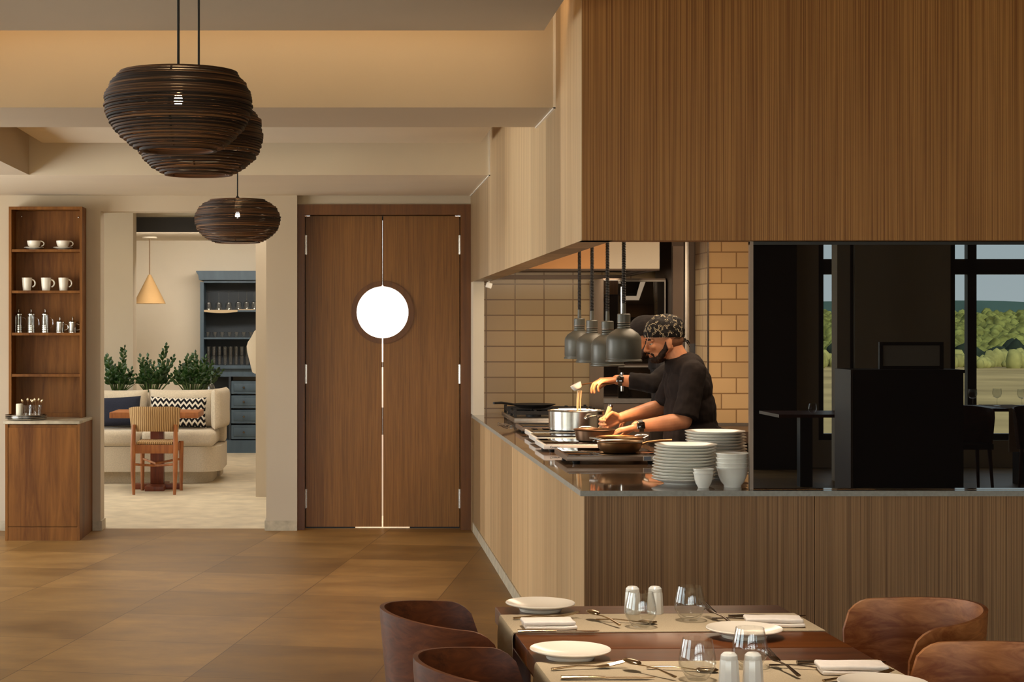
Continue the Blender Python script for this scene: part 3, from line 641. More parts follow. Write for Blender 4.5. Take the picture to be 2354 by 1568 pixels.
# ------------------------------------------------------------------ heat lamps
HEAT = []
def heat_lamp(first, label, px, Y, rim_py, seed):
    z = ZZ(rim_py, Y); x = XX(px, Y)
    HEAT.append((x, Y, z))
    if first is not None: t = dup(first, (x, Y, z), label=label)
    else:
        t = thing('heat_lamp', label, 'heat lamp', (x, Y, z), group='black heat lamps over the counter')
        MB().lathe([(0.091, 0.0), (0.0935, 0.003), (0.0935, 0.009), (0.0885, 0.013), (0.0885, 0.019), (0.0905, 0.023), (0.0895, 0.112), (0.086, 0.128), (0.072, 0.148), (0.046, 0.166), (0.033, 0.172), (0.031, 0.166), (0.070, 0.142), (0.083, 0.124), (0.0865, 0.110), (0.0875, 0.004)], 56, closed=True).obj('shade', BLACKMETAL, t)
        m = MB(); m.lathe([(0.030, 0.164), (0.034, 0.171), (0.034, 0.180), (0.030, 0.184), (0.033, 0.187), (0.033, 0.193), (0.030, 0.196), (0.0335, 0.199), (0.0335, 0.243), (0.030, 0.247), (0, 0.247)], 32); m.obj('lamp_holder', BLACKMETAL, t)
        MB().lathe([(0.0336, 0.2005), (0.0340, 0.2005), (0.0340, 0.2030), (0.0336, 0.2030)], 32, closed=True).obj('trim_ring', GREYSTEEL, t)
        MB().lathe([(0, 0.03), (0.03, 0.034), (0.05, 0.055), (0.045, 0.085), (0.025, 0.12), (0.025, 0.158), (0, 0.158)], 24).obj('bulb', glow('heat_bulb', (1.0, 0.5, 0.2, 1), 12.0), t)
        MB().lathe([(0, 0.246), (0.0115, 0.246), (0.0100, 0.30), (0.0, 0.302)], 14).obj('cable_sleeve', BLACKMETAL, t)
        m = MB(); top = 2.66 - z; n = int((top - 0.30) / 0.0085); prof = []   # tightly ribbed cable
        for i in range(n):
            q = 0.298 + (top - 0.298) * i / n; e = (top - 0.298) / n
            prof += [(0.0078, q), (0.0108, q + e * .3), (0.0108, q + e * .7)]
        m.lathe([(0, 0.297)] + prof + [(0.0078, top), (0, top)], 10); m.obj('coiled_cable', CABLE, t)
    return t
hl = heat_lamp(None, 'front heat lamp of the row, the one overlapping the chefs', 1434, 8.92, 832, 1)
heat_lamp(hl, 'second heat lamp from the front of the row', 1396.5, 9.49, 842, 2)
heat_lamp(hl, 'third heat lamp from the front of the row', 1361, 10.07, 834, 3)
heat_lamp(hl, 'rearmost heat lamp of the row, nearest the tiled wall', 1332, 10.62, 825, 4)
# ------------------------------------------------------------------ small white sensor under the bulkhead
t = thing('bulkhead_sensor', 'tiny white sensor box under the bulkhead beside the white post', 'sensor', P(1124, 656, 12.9))
MB().box(-0.022, 0.022, -0.02, 0.02, -0.02, 0.02, 0.004).xf(Matrix.Rotation(R(18), 4, 'Y')).obj('housing', WHITEMETAL, t); box(-0.004, 0.004, -0.004, 0.004, 0.016, HB - ZZ(656, 12.9)).obj('bracket', WHITEMETAL, t, None)
# ------------------------------------------------------------------ oven and cold cabinet at the back
oY = 12.55
ox0, ox1 = XX(1388, oY), XX(1531, oY)
t = thing('combi_oven', 'tall steel oven with dark glass doors behind the two chefs', 'oven', ((ox0 + ox1) / 2, oY, 0))
w = (ox1 - ox0) / 2; oz = ZZ(918, oY); otop = ZZ(640, oY)
mb = MB(); mb.box(-w, w, 0.02, 0.75, 0.0, otop); mb.box(-w + 0.002, w - 0.002, -0.004, 0.0199, oz - 0.38, oz - 0.03); mb.obj('body', GREYSTEEL, t, None)
mb = MB(); mb.box(-w, -w + 0.10, -0.005, 0.0195, oz + 0.02, otop - 0.01); mb.obj('control_strip', BLACKGLASS, t, None)
zmid = ZZ(838, oY)
for z0, z1 in ((oz + 0.01, zmid - 0.008), (zmid + 0.008, otop - 0.012)):
    d = box(-w + 0.104, w - 0.004, -0.008, 0.019, z0, z1, 0.003).obj('door', OVENGLASS, t)
    MB().tube([(-w + 0.125, -0.04, z0 + 0.05), (-w + 0.125, -0.045, (z0 + z1) / 2), (-w + 0.125, -0.04, z1 - 0.05)], 0.011, 10).obj('door_handle', STEEL, d)
    e = MB(); e.box(w - 0.014, w - 0.004, -0.012, -0.0081, z0, z1); e.box(-w + 0.104, w - 0.015, -0.012, -0.0081, z1 - 0.012, z1); e.obj('door_edge', STEEL_B, d, None)
box(-w, w, -0.012, 0.0195, oz - 0.028, oz + 0.006).obj('drip_rail', STEEL_B, t, None)
fY = 12.36
fx0, fx1 = XX(1546, fY), XX(1628, 12.36)
t = thing('tall_refrigerator', 'tall grey steel refrigerator beside the tiled kitchen column', 'refrigerator', ((fx0 + fx1) / 2, fY, 0))
w = (fx1 - fx0) / 2
box(-w, w, 0.03, 0.7, 0.0, 2.25).obj('body', GREYSTEEL_D, t, None)
hx = XX(1573, fY) - (fx0 + fx1) / 2; hx2 = XX(1583, fY) - (fx0 + fx1) / 2
box(-w + 0.004, hx - 0.004, 0.004, 0.029, 0.12, ZZ(566, fY)).obj('door', GREYSTEEL, t, None)
box(hx2 + 0.002, w - 0.004, 0.004, 0.029, 0.12, 2.24).obj('side_door', GREYSTEEL_D, t, None)
box(hx, hx2, -0.03, 0.029, 0.1, 2.24, 0.003).obj('handle_strip', STEEL_B, t)
box(hx2 + 0.004, w - 0.006, 0.0, 0.0038, ZZ(820, fY), ZZ(790, fY)).obj('display', plain('display_glass', srgb(84, 84, 88), 0.2, var=.05), t, None)
# back counter under the tiled column
t = thing('back_counter', 'dark steel back counter at the foot of the tiled column', 'counter', (0, 0, 0))
box(2.50, 3.6, 11.2, 11.885, 0.80, 0.875).obj('top', GREYSTEEL_D, t, None); box(2.52, 3.58, 11.24, 11.88, 0.0, 0.799).obj('cupboard', BLACKP, t, None); box(2.50, 3.6, 11.872, 11.886, 0.8755, 0.895).obj('upstand', STEEL_B, t, None)
# ------------------------------------------------------------------ gas stove at the far end of the counter
t = thing('gas_stove', 'gas stove with black pan supports at the far end of the counter', 'stove', (1.165, 12.26, 0))
W = 0.64; DP = 1.02
MB().box(0, W, 0, DP, 0.05, 0.905, 0.004).obj('body', STEEL_B, t)
box(0.0, W, -0.035, -0.001, 0.80, 0.855, 0.006).obj('front_panel', STEEL, t)
MB().tube([(0.02, -0.05, 0.84), (W - 0.02, -0.05, 0.84)], 0.010, 10).obj('front_rail', STEEL, t)
for k in range(4):
    gx = 0.165 + 0.31 * (k % 2); gy = 0.28 + 0.48 * (k // 2)
    m = MB(); s = 0.145
    for a in (-1, 1):
        m.box(gx - s, gx + s, gy + a * s - 0.009, gy + a * s + 0.009, 0.925, 0.95, 0.002); m.box(gx + a * s - 0.009, gx + a * s + 0.009, gy - s, gy + s, 0.925, 0.95, 0.002)
        m.box(gx - 0.008, gx + 0.008, gy + (a * 0.06 if a > 0 else -s), gy + (s if a > 0 else -0.06), 0.93, 0.958, 0.002); m.box(gx + (0.06 if a > 0 else -s), gx + (s if a > 0 else -0.06), gy - 0.008, gy + 0.008, 0.93, 0.958, 0.002)
        for b in (-1, 1): m.box(gx + a * s - 0.010, gx + a * s + 0.010, gy + b * s - 0.010, gy + b * s + 0.010, 0.9055, 0.963, 0.002)
    m.obj('pan_support', IRON, t, None)
    MB().lathe([(0, 0.9055), (0.055, 0.9055), (0.055, 0.918), (0.035, 0.921), (0.035, 0.93), (0, 0.93)], 24, c=(gx, gy, 0)).obj('burner', IRON, t)
for k in range(5):
    MB().lathe([(0.02, 0), (0.02, 0.02), (0.016, 0.026), (0, 0.026)], 18, mat=Matrix.Translation((0.07 + 0.12 * k, -0.0355, 0.828)) @ Matrix.Rotation(R(90), 4, 'X')).obj('knob', BLACKPLASTIC, t)
t = thing('wok', 'shallow black pan on the pan supports of the gas stove', 'pan', (1.33, 12.56, 0.9635))
MB().lathe([(0, 0), (0.09, 0), (0.16, 0.028), (0.163, 0.030), (0.160, 0.032), (0.088, 0.006), (0, 0.006)], 36).obj('bowl', IRON, t); MB().tube([(-0.15, -0.03, 0.03), (-0.24, -0.12, 0.045), (-0.30, -0.18, 0.045)], [0.008, 0.009, 0.008], 10).obj('handle', IRON, t)
# tongs lying on the counter
t = thing('tongs', 'steel kitchen tongs lying on the counter in front of the stove', 'tongs', (1.035, 11.6, CT))
for s in (-1, 1):
    MB().tube([(-0.02 + 0.001 * s, 0.20, 0.006), (0.002 + 0.010 * s, 0.08, 0.008), (0.012 + 0.020 * s, -0.05, 0.008), (0.020 + 0.014 * s, -0.14, 0.007)], [0.004, 0.006, 0.006, 0.009], 8, flat=0.5).obj('arm', STEEL, t)
MB().tube([(-0.022, 0.19, 0.006), (-0.026, 0.225, 0.006), (-0.020, 0.19, 0.010)], 0.003, 8).obj('hinge_ring', STEEL, t)
# ------------------------------------------------------------------ induction hobs
def text_mesh(name, s, size, mat, parent, loc, rot):
    cu = bpy.data.curves.new(name, 'FONT'); cu.body = s; cu.size = size; cu.extrude = 0.0002; cu.align_x = 'LEFT'
    o = bpy.data.objects.new(name, cu); COL.objects.link(o); dg = bpy.context.evaluated_depsgraph_get(); dg.update()
    me = bpy.data.meshes.new_from_object(o.evaluated_get(dg)); bpy.data.objects.remove(o); bpy.data.curves.remove(cu)
    me.name = name; me.materials.clear(); me.materials.append(mat)
    n = link(bpy.data.objects.new(name, me), parent); n.location = loc; n.rotation_euler = rot; return n
def hob(label, x, Y, w, d, body, logo):
    t = thing('induction_hob', label, 'hob', (x, Y, CT), group='induction hobs along the counter')
    MB().box(0, w, 0, d, 0.016, 0.041, 0.003).obj('body', body, t)
    MB().box(0.012, w - 0.012, 0.012, d - 0.012, 0.0411, 0.0455, 0.001).obj('glass_plate', BLACKGLASS, t)
    for fx in (0.05, w - 0.05):
        for fy in (0.04, d - 0.04):
            MB().lathe([(0, 0.0005), (0.016, 0.0005), (0.020, 0.0155), (0, 0.0155)], 16, c=(fx, fy, 0)).obj('foot', BLACKPLASTIC, t)
    if logo:
        text_mesh('logo', 'Caterix', 0.017, BLACKPLASTIC, t, (0.032, -0.0008, 0.022), (R(90), 0, 0))
        g = MB(); [g.box(0.3 + 0.04 * k, 0.325 + 0.04 * k, -0.003, -0.0002, 0.020, 0.036, 0.001) for k in range(2)]; g.obj('control_knob', BLACKPLASTIC, t)
    else:
        d_ = box(w - 0.092, w - 0.058, -0.002, -0.0001, 0.0195, 0.0385).obj('display', plain('lcd_display', srgb(112, 122, 136), 0.25, var=.03), t, None)
        f = MB(); f.box(w - 0.096, w - 0.022, -0.001, -0.00005, 0.0175, 0.0405); f.obj('control_panel', STEEL, t, None)
        MB().lathe([(0.0105, 0), (0.0105, 0.012), (0.008, 0.015), (0, 0.015)], 20, mat=Matrix.Translation((w - 0.040, -0.001, 0.0290)) @ Matrix.Rotation(R(90), 4, 'X')).obj('control_knob', WHITEMETAL, t)
    return t
hob('nearest induction hob, grey steel with a small display', XX(1303, 8.31), 8.31, 0.46, 0.50, GREYSTEEL, False)
hob('second nearest hob with a white front, behind the grey steel one', XX(1250, 9.12), 9.12, 0.44, 0.44, WHITEMETAL, True)
hob('third hob from the front with a white front panel', XX(1231, 9.70), 9.70, 0.44, 0.36, WHITEMETAL, True)
hob('fourth hob under the large steel pot', XX(1221, 10.14), 10.14, 0.44, 0.38, WHITEMETAL, False)
hob('farthest grey hob next to the gas stove', XX(1200, 10.72), 10.72, 0.44, 0.42, GREYSTEEL, False)
HT = CT + 0.0458
# pans
def loop_handle(par, r, z, ang, mat, out=0.045, wd=0.05):
    a = R(ang); c, s = math.cos(a), math.sin(a)
    def q(u, v, h): return (c * (r + u) - s * v, s * (r + u) + c * v, z + h)
    MB().tube([q(-0.004, -wd, -0.006), q(out * .6, -wd * .9, 0.004), q(out, -wd * .45, 0.010), q(out, wd * .45, 0.010), q(out * .6, wd * .9, 0.004), q(-0.004, wd, -0.006)], 0.0055, 8).obj('loop_handle', mat, par)
    m = MB()
    for v in (-wd, wd): m.ell(q(0.002, v, -0.006), (0.009, 0.009, 0.009), 10, 8)
    m.obj('rivet', STEEL, par)
def stick_handle(par, r, z, ang, mat, L, rise):
    a = R(ang); c, s = math.cos(a), math.sin(a)
    MB().tube([(c * (r - 0.004), s * (r - 0.004), z - 0.008), (c * (r + 0.03), s * (r + 0.03), z + rise * .3), (c * (r + L * .6), s * (r + L * .6), z + rise * .8), (c * (r + L), s * (r + L), z + rise)], [0.010, 0.007, 0.008, 0.009], 10, flat=0.6).obj('long_handle', mat, par)
t = thing('saute_pan', 'front brass coloured pan with a long handle on the grey hob', 'pan', (1.3175, 8.46, HT))
MB().lathe([(0, 0), (0.075, 0), (0.088, 0.006), (0.101, 0.024), (0.107, 0.050), (0.112, 0.054), (0.110, 0.0565), (0.104, 0.053), (0.098, 0.026), (0.086, 0.009), (0, 0.004)], 48).obj('pan_bowl', COPPER, t)
MB().lathe([(0.105, 0.0508), (0.113, 0.0535), (0.111, 0.0575), (0.1045, 0.0535)], 48, closed=True).obj('pan_rim', STEEL, t)
stick_handle(t, 0.108, 0.048, 6, COPPER, 0.15, 0.012)
t = thing('casserole', 'low casserole with a raised loop handle behind the front pan', 'pan', (1.352, 8.70, HT))
MB().lathe([(0, 0), (0.098, 0), (0.106, 0.008), (0.112, 0.056), (0.117, 0.062), (0.114, 0.064), (0.108, 0.058), (0.102, 0.010), (0, 0.005)], 48).obj('pan_bowl', COPPER, t)
loop_handle(t, 0.112, 0.058, 25, STEEL); loop_handle(t, 0.112, 0.05, 205, STEEL)
t = thing('saucepan', 'brown saucepan under the watch hand of the front chef', 'pan', (1.312, 9.30, HT))
MB().lathe([(0, 0), (0.082, 0), (0.095, 0.008), (0.106, 0.058), (0.113, 0.064), (0.110, 0.067), (0.103, 0.060), (0.092, 0.010), (0, 0.005)], 48).obj('pan_bowl', COPPER_D, t)
loop_handle(t, 0.106, 0.058, 100, STEEL)
t = thing('stock_pot', 'large shiny steel pot with loop handles on the fourth hob', 'pot', (1.352, 10.34, HT))
MB().lathe([(0, 0), (0.155, 0), (0.163, 0.006), (0.165, 0.112), (0.171, 0.116), (0.168, 0.119), (0.161, 0.114), (0.158, 0.008), (0, 0.005)], 64).obj('pot_body', STEEL, t)
loop_handle(t, 0.165, 0.085, -60, STEEL, 0.05, 0.055); loop_handle(t, 0.165, 0.085, 120, STEEL, 0.05, 0.055)
t = thing('black_pot', 'dark pot with a black rim behind the large steel pot', 'pot', (1.405, 10.92, HT))
MB().lathe([(0, 0), (0.115, 0), (0.12, 0.006), (0.121, 0.095), (0.126, 0.100), (0.123, 0.104), (0.117, 0.098), (0.114, 0.008), (0, 0.005)], 48).obj('pot_body', IRON, t)
loop_handle(t, 0.12, 0.085, -110, IRON, 0.04, 0.04)
# ------------------------------------------------------------------ stacked plates, bowls and cups
def plate_mesh(r, h=0.021, cream=False):
    return MB().lathe([(0, 0.004), (r * .54, 0.004), (r * .55, 0), (r * .60, 0), (r * .62, 0.004), (r * .82, 0.012), (r * 0.99, h), (r, h + 0.002), (r * .985, h + 0.004), (r * .80, 0.0165), (r * .60, 0.009), (0, 0.008)], 56)
pm = plate_mesh(0.131).mesh('dinner_plate', 40); pm.materials.append(PORC)
def stack(n, x, Y, z, which, grp, lean=(0, 0)):
    rnd = random.Random(n)
    first = None
    for k in range(n):
        pos = ['bottom', 'second from bottom'] if False else None
        lab = ('bottom plate of the %s' % which) if k == 0 else (('top plate of the %s' % which) if k == n - 1 else '%s plate from the bottom of the %s' % (['', 'second', 'third', 'fourth', 'fifth', 'sixth', 'seventh', 'eighth', 'ninth', 'tenth', 'eleventh', 'twelfth', 'thirteenth', 'fourteenth', 'fifteenth'][k], which))
        if first is None:
            o = link(bpy.data.objects.new('dinner_plate', pm)); first = o
        else: o = first.copy(); COL.objects.link(o)
        tag(o, lab, 'plate', grp)
        o.location = (x + lean[0] * k + rnd.uniform(-.002, .002), Y + lean[1] * k, z + 0.0128 * k + 0.0003)
stack(12, XX(1570, 7.30), 7.30, CT, 'front stack of white plates', 'plates of the front stack', (0.0011, 0))
stack(15, XX(1648, 7.60), 7.585, CT + 0.0, 'rear stack of white plates', 'plates of the rear stack', (-0.0007, 0))
bm_ = MB().lathe([(0, 0.004), (0.030, 0.004), (0.031, 0), (0.035, 0), (0.036, 0.010), (0.047, 0.022), (0.057, 0.046), (0.0650, 0.0795), (0.0675, 0.0815), (0.0675, 0.0845), (0.0655, 0.0855), (0.0635, 0.083), (0.0550, 0.0475), (0.0445, 0.025), (0.03, 0.014), (0, 0.013)], 48).mesh('bowl', 40); bm_.materials.append(PORC)
for k in range(4):
    o = link(bpy.data.objects.new('bowl', bm_)); o.location = (XX(1684, 7.12), 7.12, CT + 0.0003 + 0.0185 * k)
    tag(o, ['bottom bowl of the white bowl stack beside the glass', 'second white bowl from the bottom of the stack', 'third white bowl from the bottom of the stack', 'top bowl of the white bowl stack beside the glass'][k], 'bowl', 'stacked white bowls')
cm = MB().lathe([(0, 0.003), (0.018, 0.003), (0.019, 0), (0.022, 0), (0.023, 0.004), (0.031, 0.018), (0.0365, 0.036), (0.0385, 0.052), (0.0408, 0.0595), (0.0425, 0.061), (0.0420, 0.0635), (0.0398, 0.0625), (0.0370, 0.0525), (0.0352, 0.0365), (0.0295, 0.020), (0.02, 0.008), (0, 0.007)], 40).mesh('ramekin', 40); cm.materials.append(PORC)
for k in range(2):
    o = link(bpy.data.objects.new('ramekin', cm)); o.location = (XX(1617, 7.09), 7.09, CT + 0.0003 + 0.015 * k)
    tag(o, ['lower of the two small white cups before the plates', 'upper of the two small white cups before the plates'][k], 'cup', 'small stacked cups')
# ------------------------------------------------------------------ the two cooks
def hand_shapes(mb, wrist, d, n, s, curls, thumb_curl=0.5, sc=1.0, spread=0.06):
    """palm, four jointed fingers and a thumb. d: wrist to knuckles, n: palm side, s: thumb side"""
    d = Vector(d).normalized(); s = Vector(s); s = (s - d * s.dot(d)).normalized(); n = Vector(n); n = (n - d * n.dot(d) - s * n.dot(s)).normalized()
    w = Vector(wrist)
    offs = (0.030, 0.010, -0.011, -0.030); lens = ((.044, .027, .021), (.049, .031, .022), (.045, .029, .021), (.035, .021, .019)); kn = (.090, .094, .090, .082)
    for i in range(4):
        b = w + s * offs[i] * 0.55 * sc + d * 0.012 * sc
        k = w + s * offs[i] * sc + d * kn[i] * sc - n * (0.003 if i in (1, 2) else 0)
        mb.capsule(b, 0.0150 * sc, k, 0.0120 * sc, n=12)
        if i < 3:
            k2 = w + s * (offs[i + 1]) * sc + d * kn[i + 1] * sc
            mb.capsule((b * .5 + k * .5), 0.0130 * sc, (k2 * .55 + w * .45), 0.0125 * sc, n=12)
        fd = (d + s * spread * (1.5 - i)).normalized(); p = k; ang = 0.0; r = (0.0100, 0.0102, 0.0098, 0.0086)[i] * sc
        for j in range(3):
            ang += curls[i] * (0.75, 1.0, 0.7)[j]
            v = fd * math.cos(ang) + n * math.sin(ang)
            q = p + v * lens[i][j] * sc
            mb.capsule(p, r, q, r * 0.9, n=12); p = q; r *= 0.92
    a = w + d * 0.022 * sc + s * 0.020 * sc + n * 0.006 * sc
    v1 = (d * 0.62 + s * 0.66 + n * 0.35).normalized(); b = a + v1 * 0.043 * sc
    v2 = (d * 0.9 + s * (0.35 - thumb_curl * 0.5) + n * (0.25 + thumb_curl * 0.6)).normalized(); c = b + v2 * 0.032 * sc
    v3 = (d * 0.9 - s * thumb_curl * 0.5 + n * (0.2 + thumb_curl * 0.6)).normalized(); e = c + v3 * 0.025 * sc
    mb.capsule(a, 0.0165 * sc, b, 0.0125 * sc, n=12); mb.capsule(b, 0.0118 * sc, c, 0.0108 * sc, n=12); mb.capsule(c, 0.0105 * sc, e, 0.0090 * sc, n=12)

def cook(label, O, pitch, yaw, spine, sh_n, el_n, wr_n, sh_f, el_f, wr_f, hands, skin, sleeve_n, sleeve_f, foot, cap, cap_mat, jacket_mat, watch_arm, sx=1.0):
    """a cook facing -X, near side towards -Y; spine: list of (centre, radii) from the hips up; sleeve_*: how far the sleeve reaches down the forearm"""
    base = Vector((spine[0][0][0] + 0.04, spine[0][0][1], 0.005))
    t = thing('person', label, 'person', base)
    inv = Matrix.Translation(-base)
    # head frame: local +x is the face
    H = Matrix.Translation(Vector(O)) @ Matrix.Rotation(PI + yaw, 4, 'Z') @ Matrix.Rotation(pitch, 4, 'Y')
    def h(x, y, z): return H @ Vector((x, y, z))
    Hr = H.to_3x3()
    mb = MB()
    def e(c, r, extra=None): mb.ell(h(*c), r, 24, 16, (Hr @ extra) if extra is not None else Hr)
    e((-0.005, 0, 0.0), (0.097, 0.076, 0.090)); e((0.032, 0, -0.045), (0.062, 0.062, 0.072)); e((0.040, 0, -0.088), (0.050, 0.052, 0.040))
    e((0.072, 0, -0.112), (0.022, 0.026, 0.020)); e((0.052, 0, -0.105), (0.034, 0.040, 0.026))
    for q in (-1, 1):
        mb.capsule(h(-0.012, 0.062 * q, -0.060), 0.016, h(0.055, 0.034 * q, -0.108), 0.016, n=12)      # jaw line
        e((0.072, 0.034 * q, -0.045), (0.020, 0.022, 0.018))                                               # cheek
        mb.capsule(h(0.084, 0.010 * q, -0.010), 0.010, h(0.074, 0.046 * q, -0.008), 0.009, n=12)           # brow
        e((0.100, 0.012 * q, -0.064), (0.010, 0.008, 0.007))                                               # nostril
        e((-0.006, 0.077 * q, -0.036), (0.017, 0.008, 0.030), Matrix.Rotation(R(-14), 3, 'Y')); e((-0.002, 0.078 * q, -0.060), (0.010, 0.007, 0.010))
    mb.capsule(h(0.090, 0, -0.014), 0.008, h(0.113, 0, -0.056), 0.010, n=12); e((0.112, 0, -0.060), (0.012, 0.011, 0.009))
    e((0.086, 0, -0.080), (0.014, 0.024, 0.010)); e((0.090, 0, -0.086), (0.009, 0.020, 0.0048)); e((0.087, 0, -0.096), (0.010, 0.018, 0.0058))
    nb = Vector(spine[-1][0]) + Vector((-0.02, 0, 0.02))
    mb.capsule(h(-0.030, 0, -0.050), 0.054, nb, 0.062)
    for c, r in spine: mb.ell(c, [q * 0.93 for q in r], 24, 16)
    for sh, el, wr in ((sh_n, el_n, wr_n), (sh_f, el_f, wr_f)):
        sh, el, wr = Vector(sh), Vector(el), Vector(wr)
        mb.capsule(nb + Vector((0.03, 0, -.055)), 0.045, sh, 0.056); mb.capsule(sh, 0.055, el, 0.043)
        m1 = el.lerp(wr, 0.28); mb.capsule(el, 0.042, m1, 0.046); mb.capsule(m1, 0.046, wr, 0.0285)
    for wr, (d, n, s, cu, tc) in zip((wr_n, wr_f), hands): hand_shapes(mb, wr, d, n, s, cu, tc)
    hip = Vector(spine[0][0])
    for q in (-1, 1):
        a = hip + Vector((0.0, 0.09 * q, -0.06)); k = Vector((hip.x - 0.01, hip.y + 0.10 * q, 0.50)); an = Vector((hip.x + 0.05, hip.y + 0.11 * q, 0.10))
        mb.capsule(a, 0.085, k, 0.056); mb.capsule(k, 0.055, an, 0.040)
        mb.capsule(an + Vector((0.02, 0, -0.05)), 0.034, an + Vector((-0.16, 0, -0.065)), 0.026)
    mb.xf(inv)
    body = remeshed(mb, 'body', skin, t, 0.0034, 3)
    # jacket with turned sleeves
    mb = MB()
    for c, r in spine: mb.ell(c, [q + 0.008 for q in r], 24, 16)
    lo = Vector(spine[0][0]); mb.tube([lo + Vector((0, 0, 0.05)), lo + Vector((0.0, 0, -0.14))], [spine[0][1][1] * 0.86, spine[0][1][1] * 0.90], 28, flat=1.0)
    for (sh, el, wr, sl) in ((sh_n, el_n, wr_n, sleeve_n), (sh_f, el_f, wr_f, sleeve_f)):
        sh, el, wr = Vector(sh), Vector(el), Vector(wr)
        mb.capsule(nb + Vector((0.04, 0, -.055)), 0.055, sh, 0.068)
        if sl <= 0:
            q = sh.lerp(el, 1 + sl); mb.capsule(sh, 0.067, q, 0.068, (True, False))
        else:
            q = el.lerp(wr, sl); mb.capsule(sh, 0.066, el, 0.058); mb.capsule(el, 0.058, q, 0.050, (True, False))
    mb.tube([nb + Vector((0.016, 0, -0.06)), nb.lerp(h(-0.030, 0, -0.05), 0.10)], [0.082, 0.072], 28)   # stand collar
    mb.xf(inv)
    remeshed(mb, 'jacket', jacket_mat, t, 0.0055, 3, noise=(0.0085, 13.0))
    mb = MB()
    for q in (-1, 1):
        a = hip + Vector((0.0, 0.09 * q, -0.04)); k = Vector((hip.x - 0.01, hip.y + 0.10 * q, 0.50)); an = Vector((hip.x + 0.05, hip.y + 0.11 * q, 0.09))
        mb.capsule(a, 0.098, k, 0.075); mb.capsule(k, 0.075, an, 0.066, (True, False))
    mb.ell(hip + Vector((0, 0, -.05)), (0.125, 0.175, 0.12)); mb.xf(inv)
    remeshed(mb, 'trousers', BLACKCLOTH2, t, 0.009, 3)
    for q in (-1, 1):
        an = Vector((hip.x + 0.05, hip.y + 0.11 * q, 0.10)); m = MB()
        m.capsule(an + Vector((0.03, 0, -0.052)), 0.040, an + Vector((-0.17, 0, -0.064)), 0.031).ell(an + Vector((0, 0, -0.02)), (0.05, 0.042, 0.05)); m.xf(inv)
        remeshed(m, 'shoe', BLACKPLASTIC, t, 0.008, 2, cut=((0, 0, -base.z + 0.0055), (0, 0, -1)))
    # hair, beard, moustache, eyes
    mb = MB()
    def eb(c, r): mb.ell(h(*c), r, 20, 14, Hr)
    eb((0.066, 0, -0.113), (0.033, 0.034, 0.024)); eb((0.050, 0, -0.118), (0.040, 0.044, 0.022))
    for q in (-1, 1):
        mb.capsule(h(0.006, 0.062 * q, -0.058), 0.017, h(0.052, 0.037 * q, -0.108), 0.021, n=12); mb.capsule(h(0.004, 0.064 * q, -0.024), 0.012, h(0.006, 0.062 * q, -0.058), 0.017, n=12)
        mb.capsule(h(0.099, 0.002 * q, -0.074), 0.0068, h(0.078, 0.026 * q, -0.088), 0.0075, n=10); mb.capsule(h(0.078, 0.026 * q, -0.088), 0.008, h(0.066, 0.028 * q, -0.108), 0.010, n=10)
    mb.xf(inv); remeshed(mb, 'beard', HAIR, t, 0.003, 2, noise=(0.003, 90))
    mb = MB(); eb((-0.028, 0, -0.026), (0.0785, 0.0715, 0.062)); mb.xf(inv); remeshed(mb, 'cropped_hair', STUBBLE, t, 0.004, 2)
    for q in (-1, 1):
        m = MB(); m.ell(h(0.0775, 0.030 * q, -0.024), (0.0125,) * 3, 16, 12); m.xf(inv); ey = m.obj('eye', EYEW, t)
        m = MB(); m.ell(h(0.0868, 0.0315 * q, -0.027), (0.0045,) * 3, 12, 8); m.xf(inv); m.obj('iris', IRIS, ey)
        m = MB(); m.tube([h(0.090, 0.012 * q, -0.006), h(0.090, 0.026 * q, -0.001), h(0.079, 0.046 * q, -0.007)], [0.004, 0.0055, 0.003], 8); m.xf(inv); m.obj('eyebrow', HAIR, t)
        m = MB(); m.ell(h(0.079, 0.0305 * q, -0.0175), (0.0138, 0.0150, 0.009), 14, 10, Hr); m.xf(inv); m.obj('eyelid', skin, t)
    m = MB(); m.ell(h(0.0895, 0, -0.0955), (0.0098, 0.018, 0.0050), 16, 10, Hr); m.xf(inv); m.obj('lower_lip', LIP, t)
    # head cloth
    mb = MB(); eb((-0.006, 0, 0.020), (0.113, 0.091, 0.104)); eb((0.0, 0, -0.008), (0.107, 0.0865, 0.060)); eb((-0.05, 0, 0.03), (0.070, 0.075, 0.084)); mb.xf(inv)
    co = inv @ h(0.06, 0, cap); no = (Hr @ Vector((0.16, 0, -1))).normalized()
    if cap_mat is BANDANA: remeshed(mb, 'bandana', cap_mat, t, 0.004, 3, noise=(0.006, 26), cut=(co, no))
    else: remeshed(mb, 'cap', cap_mat, t, 0.004, 3, noise=(0.003, 16), cut=(co, no))
    if cap_mat is BANDANA:
        m = MB(); m.ell(h(-0.105, 0.0, -0.035), (0.018, 0.018, 0.014), 12, 8, Hr)
        m.tube([h(-0.106, 0.006, -0.036), h(-0.122, 0.014, -0.052), h(-0.128, 0.018, -0.080)], [0.008, 0.016, 0.010], 10, flat=0.35)
        m.tube([h(-0.106, -0.006, -0.036), h(-0.128, -0.012, -0.044), h(-0.136, -0.018, -0.062)], [0.008, 0.016, 0.010], 10, flat=0.35); m.xf(inv); m.obj('bandana_knot', cap_mat, t)
    # wristwatch
    el, wr = (Vector(el_n), Vector(wr_n)) if watch_arm == 'near' else (Vector(el_f), Vector(wr_f))
    ax = (wr - el).normalized(); c = wr - ax * 0.022
    M4 = Matrix.Translation(inv @ c) @ ax.to_track_quat('Z', 'Y').to_matrix().to_4x4()
    m = MB(); m.lathe([(0.031, -0.012), (0.0345, -0.012), (0.0345, 0.012), (0.031, 0.012)], 32, mat=M4, closed=True); wt_ = m.obj('wristwatch', BLACKPLASTIC, t)
